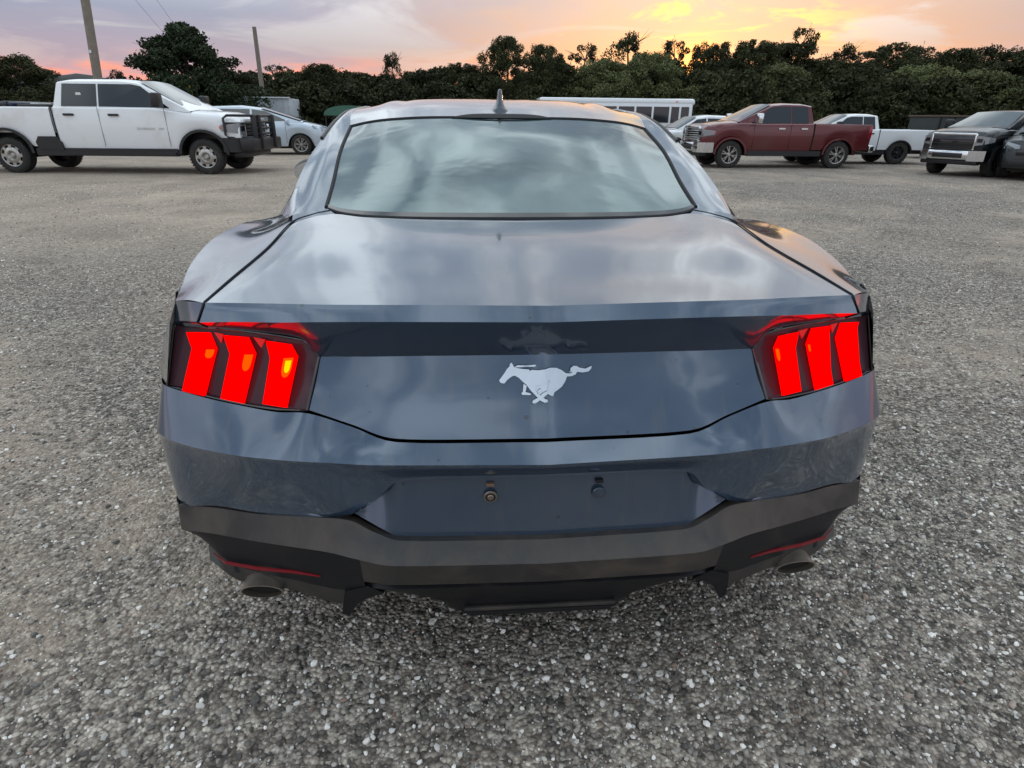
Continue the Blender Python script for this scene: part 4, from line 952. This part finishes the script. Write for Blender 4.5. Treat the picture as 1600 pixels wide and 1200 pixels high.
gw = tag(tubeo('guy_guard', M['yellow'], None, [(-12.40, 30, 2.55), (-12.05, 30, 1.2), (-11.75, 30, 0.0)], .035, 8), 'yellow plastic guy-wire guard standing before the cedar', 'guy guard')

# ------------------------------------------------------------------ trees
def crown_mesh(name, seed, w, h, nleaf, leaf, m, cone=False, sparse=0, loose=.25, K=150):
    r = np.random.default_rng(seed); K = 330 if cone else K
    # clump centres fill an uneven envelope
    cz = r.uniform(.0, 1, K)**(1.25 if cone else .9); th = r.uniform(0, 6.283, K)
    lob = 1 if cone else 1+.16*np.sin(3*th+seed)+.10*np.sin(5*th+seed*2)
    prof = (np.clip(1-cz, 0, 1)**.58+.02)*1.05 if cone else np.sqrt(np.clip(1-((cz-.40)/.62)**2, .04, 1))
    rad = prof*np.sqrt(r.uniform(.08, 1, K))*r.uniform(.8, 1.05, K)*lob
    cen = np.stack([rad*np.cos(th)*w/2, rad*np.sin(th)*w/2, cz*h*.93], 1)
    cs = (r.uniform(.06, .105, K)*w*(1.25-.75*cz)) if cone else r.uniform(.06, .125, K)*w*(1.1-.35*cz)
    k = r.integers(0, K, nleaf); d = r.normal(0, 1, (nleaf, 3)); d /= np.linalg.norm(d, axis=1)[:, None]
    rr = cs[k]*(.55+.45*r.uniform(0, 1, nleaf))*np.where(r.uniform(0, 1, nleaf) < loose, r.uniform(1, 1.35, nleaf), 1)
    P = cen[k]+d*rr[:, None]*np.array([1, 1, .8]); P[:, 2] = np.maximum(P[:, 2], .05)
    a = r.normal(0, 1, (nleaf, 3)); a[:, 2] += 1.6*cone; a /= np.linalg.norm(a, axis=1)[:, None]; b = np.cross(a, r.normal(0, 1, (nleaf, 3))); b /= np.linalg.norm(b, axis=1)[:, None]
    s = leaf*r.uniform(.5, 1.3, nleaf)[:, None]
    V = np.concatenate([P+a*s, P+b*s*.5, P-a*s, P-b*s*.5], 0).reshape(4, nleaf, 3).transpose(1, 0, 2).reshape(-1, 3)
    me = bpy.data.meshes.new(name); me.vertices.add(len(V)); me.vertices.foreach_set('co', V.ravel().astype(np.float32))
    me.loops.add(nleaf*4); me.loops.foreach_set('vertex_index', np.arange(nleaf*4, dtype=np.int32))
    me.polygons.add(nleaf); me.polygons.foreach_set('loop_start', np.arange(0, nleaf*4, 4, dtype=np.int32)); me.polygons.foreach_set('loop_total', np.full(nleaf, 4, np.int32))
    me.update(); me.validate(); me.materials.append(m); return me
def trunk_mesh(seed, h, w, sparse=False):
    r = random.Random(seed); bm = bmesh.new()
    pt = [(r.uniform(-.1, .1)*k, r.uniform(-.1, .1)*k, h*k/5) for k in range(6)]
    tube(bm, pt, [.20, .17, .14, .10, .06, .02], 7)
    for k in range(14):
        i = r.randint(1, 4); p = Vector(pt[i]); a = r.uniform(0, 6.28); L_ = w*r.uniform(.14, .30)
        q = p+Vector((math.cos(a)*L_, math.sin(a)*L_, h*r.uniform(.05, .14))); mid = p.lerp(q, .5)+Vector((0, 0, .15))
        tube(bm, [p, mid, q], [.06, .035, .01], 5)
        for j in range(2):
            q2 = q+Vector((r.uniform(-.4, .4), r.uniform(-.4, .4), r.uniform(.1, .5))); tube(bm, [mid, q2], [.02, .005], 4)
    me = bpy.data.meshes.new('trunk'); bm.to_mesh(me); bm.free(); me.materials.append(M['bark']); return me
CR = {'oak': [crown_mesh('crown', 10+i, 6, 8, 44000, .078, M['leaf'], loose=.35) for i in range(4)],
      'lace': [crown_mesh('crown', 30+i, 6, 8, 9500, .10, M['leaf'], loose=.6, K=70) for i in range(2)],
      'pale': [crown_mesh('crown', 40+i, 6, 6.5, 32000, .08, M['leafpale'], loose=.4) for i in range(2)],
      'cedar': [crown_mesh('crown', 51, 6.4, 7, 62000, .085, M['cedar'], cone=True, loose=.45)],
      'bush': [crown_mesh('crown', 60+i, 5, 3.6, 9000, .12, M['leaf']) for i in range(2)]}
TM = [trunk_mesh(i, 7, 6) for i in range(4)]
kinds = {'oak': ('oak_tree', 'tree', 8), 'lace': ('thin_tree', 'tree', 8), 'pale': ('willow_tree', 'tree', 6.5), 'cedar': ('cedar_tree', 'tree', 7), 'bush': ('bush', 'bush', 3.6)}
def unproj(px, py, y):
    d = f_ + r2*((px-800)/937.2) - u2*((py-600)/937.2); t = (y+1.053)/d.y
    return Vector((-.168, -1.053, 1.345))+d*t
cnt = {}
def tree(kind, px, top, y, wpx, label, group=None):
    P = unproj(px, top, y); nm, cat, bh = kinds[kind]; i = cnt.get(kind, 0); cnt[kind] = i+1
    dist = math.hypot(P.x, y+1); wd = wpx/937.2*dist/1.06
    t = thing(nm, label, cat, (P.x, y, 0), random.uniform(0, 6.28), group)
    sz = P.z/bh*1.0; sw = wd/(5 if kind == 'bush' else 6)
    c = bpy.data.objects.new('crown', CR[kind][i % len(CR[kind])]); C.objects.link(c); c.parent = t; c.scale = (sw, sw, sz)
    if kind != 'bush':
        k = bpy.data.objects.new('trunk', TM[i % 4]); C.objects.link(k); k.parent = t; k.scale = (sw, sw, P.z/7*(1.0 if kind == 'lace' else .85))
    return t
TR = [  # kind, px, top px, distance, width px, label
 ('oak', 18, 80, 30, 120, 'bushy green tree at the left edge above the white pickup bed'),
 ('oak', -60, 70, 31, 150, 'broad tree just outside the left edge of the photo'),
 ('bush', 105, 132, 36, 140, 'low dark bush between the left tree and the thick pole'),
 ('lace', 178, 106, 52, 40, 'small far tree just right of the thick pole'),
 ('cedar', 278, 26, 31, 205, 'tall dark cedar with a ragged top behind the white pickup'),
 ('oak', 378, 108, 40, 90, 'low rounded tree between the cedar and the thin pole'),
 ('lace', 432, 98, 47, 80, 'airy tree top just right of the thin pole'),
 ('oak', 497, 95, 41, 110, 'dark rounded tree above the silver car nose'),
 ('oak', 560, 108, 44, 80, 'low dark tree left of the slender pointed tree'),
 ('lace', 612, 78, 40, 62, 'slender pointed green tree left of the coupe roof'),
 ('oak', 668, 103, 43, 100, 'low dark tree above the left of the coupe roof'),
 ('oak', 722, 92, 42, 90, 'dark tree stepping up toward the tall pair over the antenna'),
 ('oak', 790, 50, 41, 96, 'tall dark tree straight above the antenna'),
 ('oak', 852, 62, 42, 90, 'tall dark tree just right of the one above the antenna'),
 ('lace', 915, 64, 47, 90, 'thin leafy tree with orange glow showing through'),
 ('lace', 985, 46, 48, 110, 'tall lacy tree behind the pale bushy trees'),
 ('pale', 940, 88, 40.5, 130, 'pale green bushy tree over the left of the bus'),
 ('pale', 1020, 78, 41, 130, 'pale green bushy tree over the right of the bus'),
 ('lace', 1058, 55, 49, 80, 'thin dark tree left of the orange sun gap'),
 ('lace', 1100, 62, 47, 66, 'dark tree with the orange sun glinting through'),
 ('oak', 1128, 60, 44, 90, 'dark dense tree right of the sun gap'),
 ('oak', 1185, 54, 43, 110, 'tall dark tree above the maroon pickup nose'),
 ('lace', 1262, 36, 45, 70, 'bare twiggy treetop rising above the maroon pickup cab'),
 ('pale', 1225, 96, 39, 120, 'greyish green low tree above the maroon pickup cab'),
 ('oak', 1245, 60, 44, 110, 'dark broad tree under the bare twiggy top'),
 ('lace', 1325, 64, 45, 80, 'gappy tree over the maroon pickup tailgate'),
 ('oak', 1300, 88, 43, 100, 'low dark tree over the maroon pickup bed'),
 ('oak', 1395, 62, 43, 120, 'broad dark tree above the second white pickup'),
 ('oak', 1360, 96, 40, 110, 'low green tree over the second white pickup cab'),
 ('lace', 1450, 64, 46, 100, 'airy tree top left of the black pickup roof'),
 ('pale', 1440, 98, 39, 130, 'muted green tree over the second white pickup bed'),
 ('oak', 1500, 70, 43, 110, 'dark tree above the black pickup windscreen'),
 ('lace', 1560, 66, 44, 110, 'spreading tree above the black pickup roof'),
 ('oak', 1600, 70, 42, 120, 'dark tree at the right edge of the photo'),
 ('oak', 1690, 60, 42, 150, 'dark tree just outside the right edge of the photo'),
 ('pale', 1540, 105, 38, 120, 'low green tree behind the dark bin'),
]
for a in TR: tree(*a, group='trees along the far side of the lot')
BU = [(410, 138, 37), (480, 128, 38), (550, 130, 38), (620, 128, 38), (690, 128, 39), (760, 110, 41), (830, 112, 41), (900, 120, 42), (1110, 110, 42), (1160, 110, 38), (1250, 120, 38), (1330, 115, 38.5), (1400, 122, 37), (1480, 120, 37), (1570, 118, 37), (1640, 115, 37), (330, 130, 38), (1105, 150, 38)]
BU += [(x, tp, 44) for x, tp in ((395, 112), (455, 112), (525, 110), (588, 116), (650, 112), (705, 104), (865, 96), (950, 98), (1035, 92), (1130, 92), (1205, 92), (1285, 92), (1352, 96), (1425, 92), (1515, 94), (1590, 94))]
BL = ['behind the right end of the pale cargo trailer', 'above the windscreen of the silver car', 'just right of the green canopy', 'under the slender pointed tree', 'beyond the left half of the coupe roof', 'beyond the coupe roof just left of the antenna', 'beyond the coupe roof just right of the antenna',
      'over the left end of the bus roof', 'just right of the bus end', 'over the maroon pickup bonnet', 'over the maroon pickup cab', 'over the maroon pickup bed', 'over the bed of the second white pickup', 'behind the dark bin', 'over the black pickup windscreen', 'at the right edge of the photo above the black suv', 'behind the left end of the pale cargo trailer', 'low down behind the bus end']+['in the rear row '+q for q in ('left of the thin pole', 'right of the thin pole', 'left of the low tree near the canopy', 'left of the slender pointed tree', 'right of the slender pointed tree', 'left of the tall dark tree over the antenna', 'right of the tall pair over the antenna', 'behind the left pale bushy tree', 'behind the right pale bushy tree', 'right of the sun gap', 'above the maroon pickup nose', 'above the maroon pickup cab', 'above the maroon pickup tailgate', 'above the second white pickup bed', 'above the black pickup windscreen', 'at the right edge of the photo')]
for i, (px, top, y) in enumerate(BU):
    tree('bush', px, top, y, 120 if y < 43.5 else 135, 'dark undergrowth bush '+BL[i], 'undergrowth bushes at the foot of the trees')
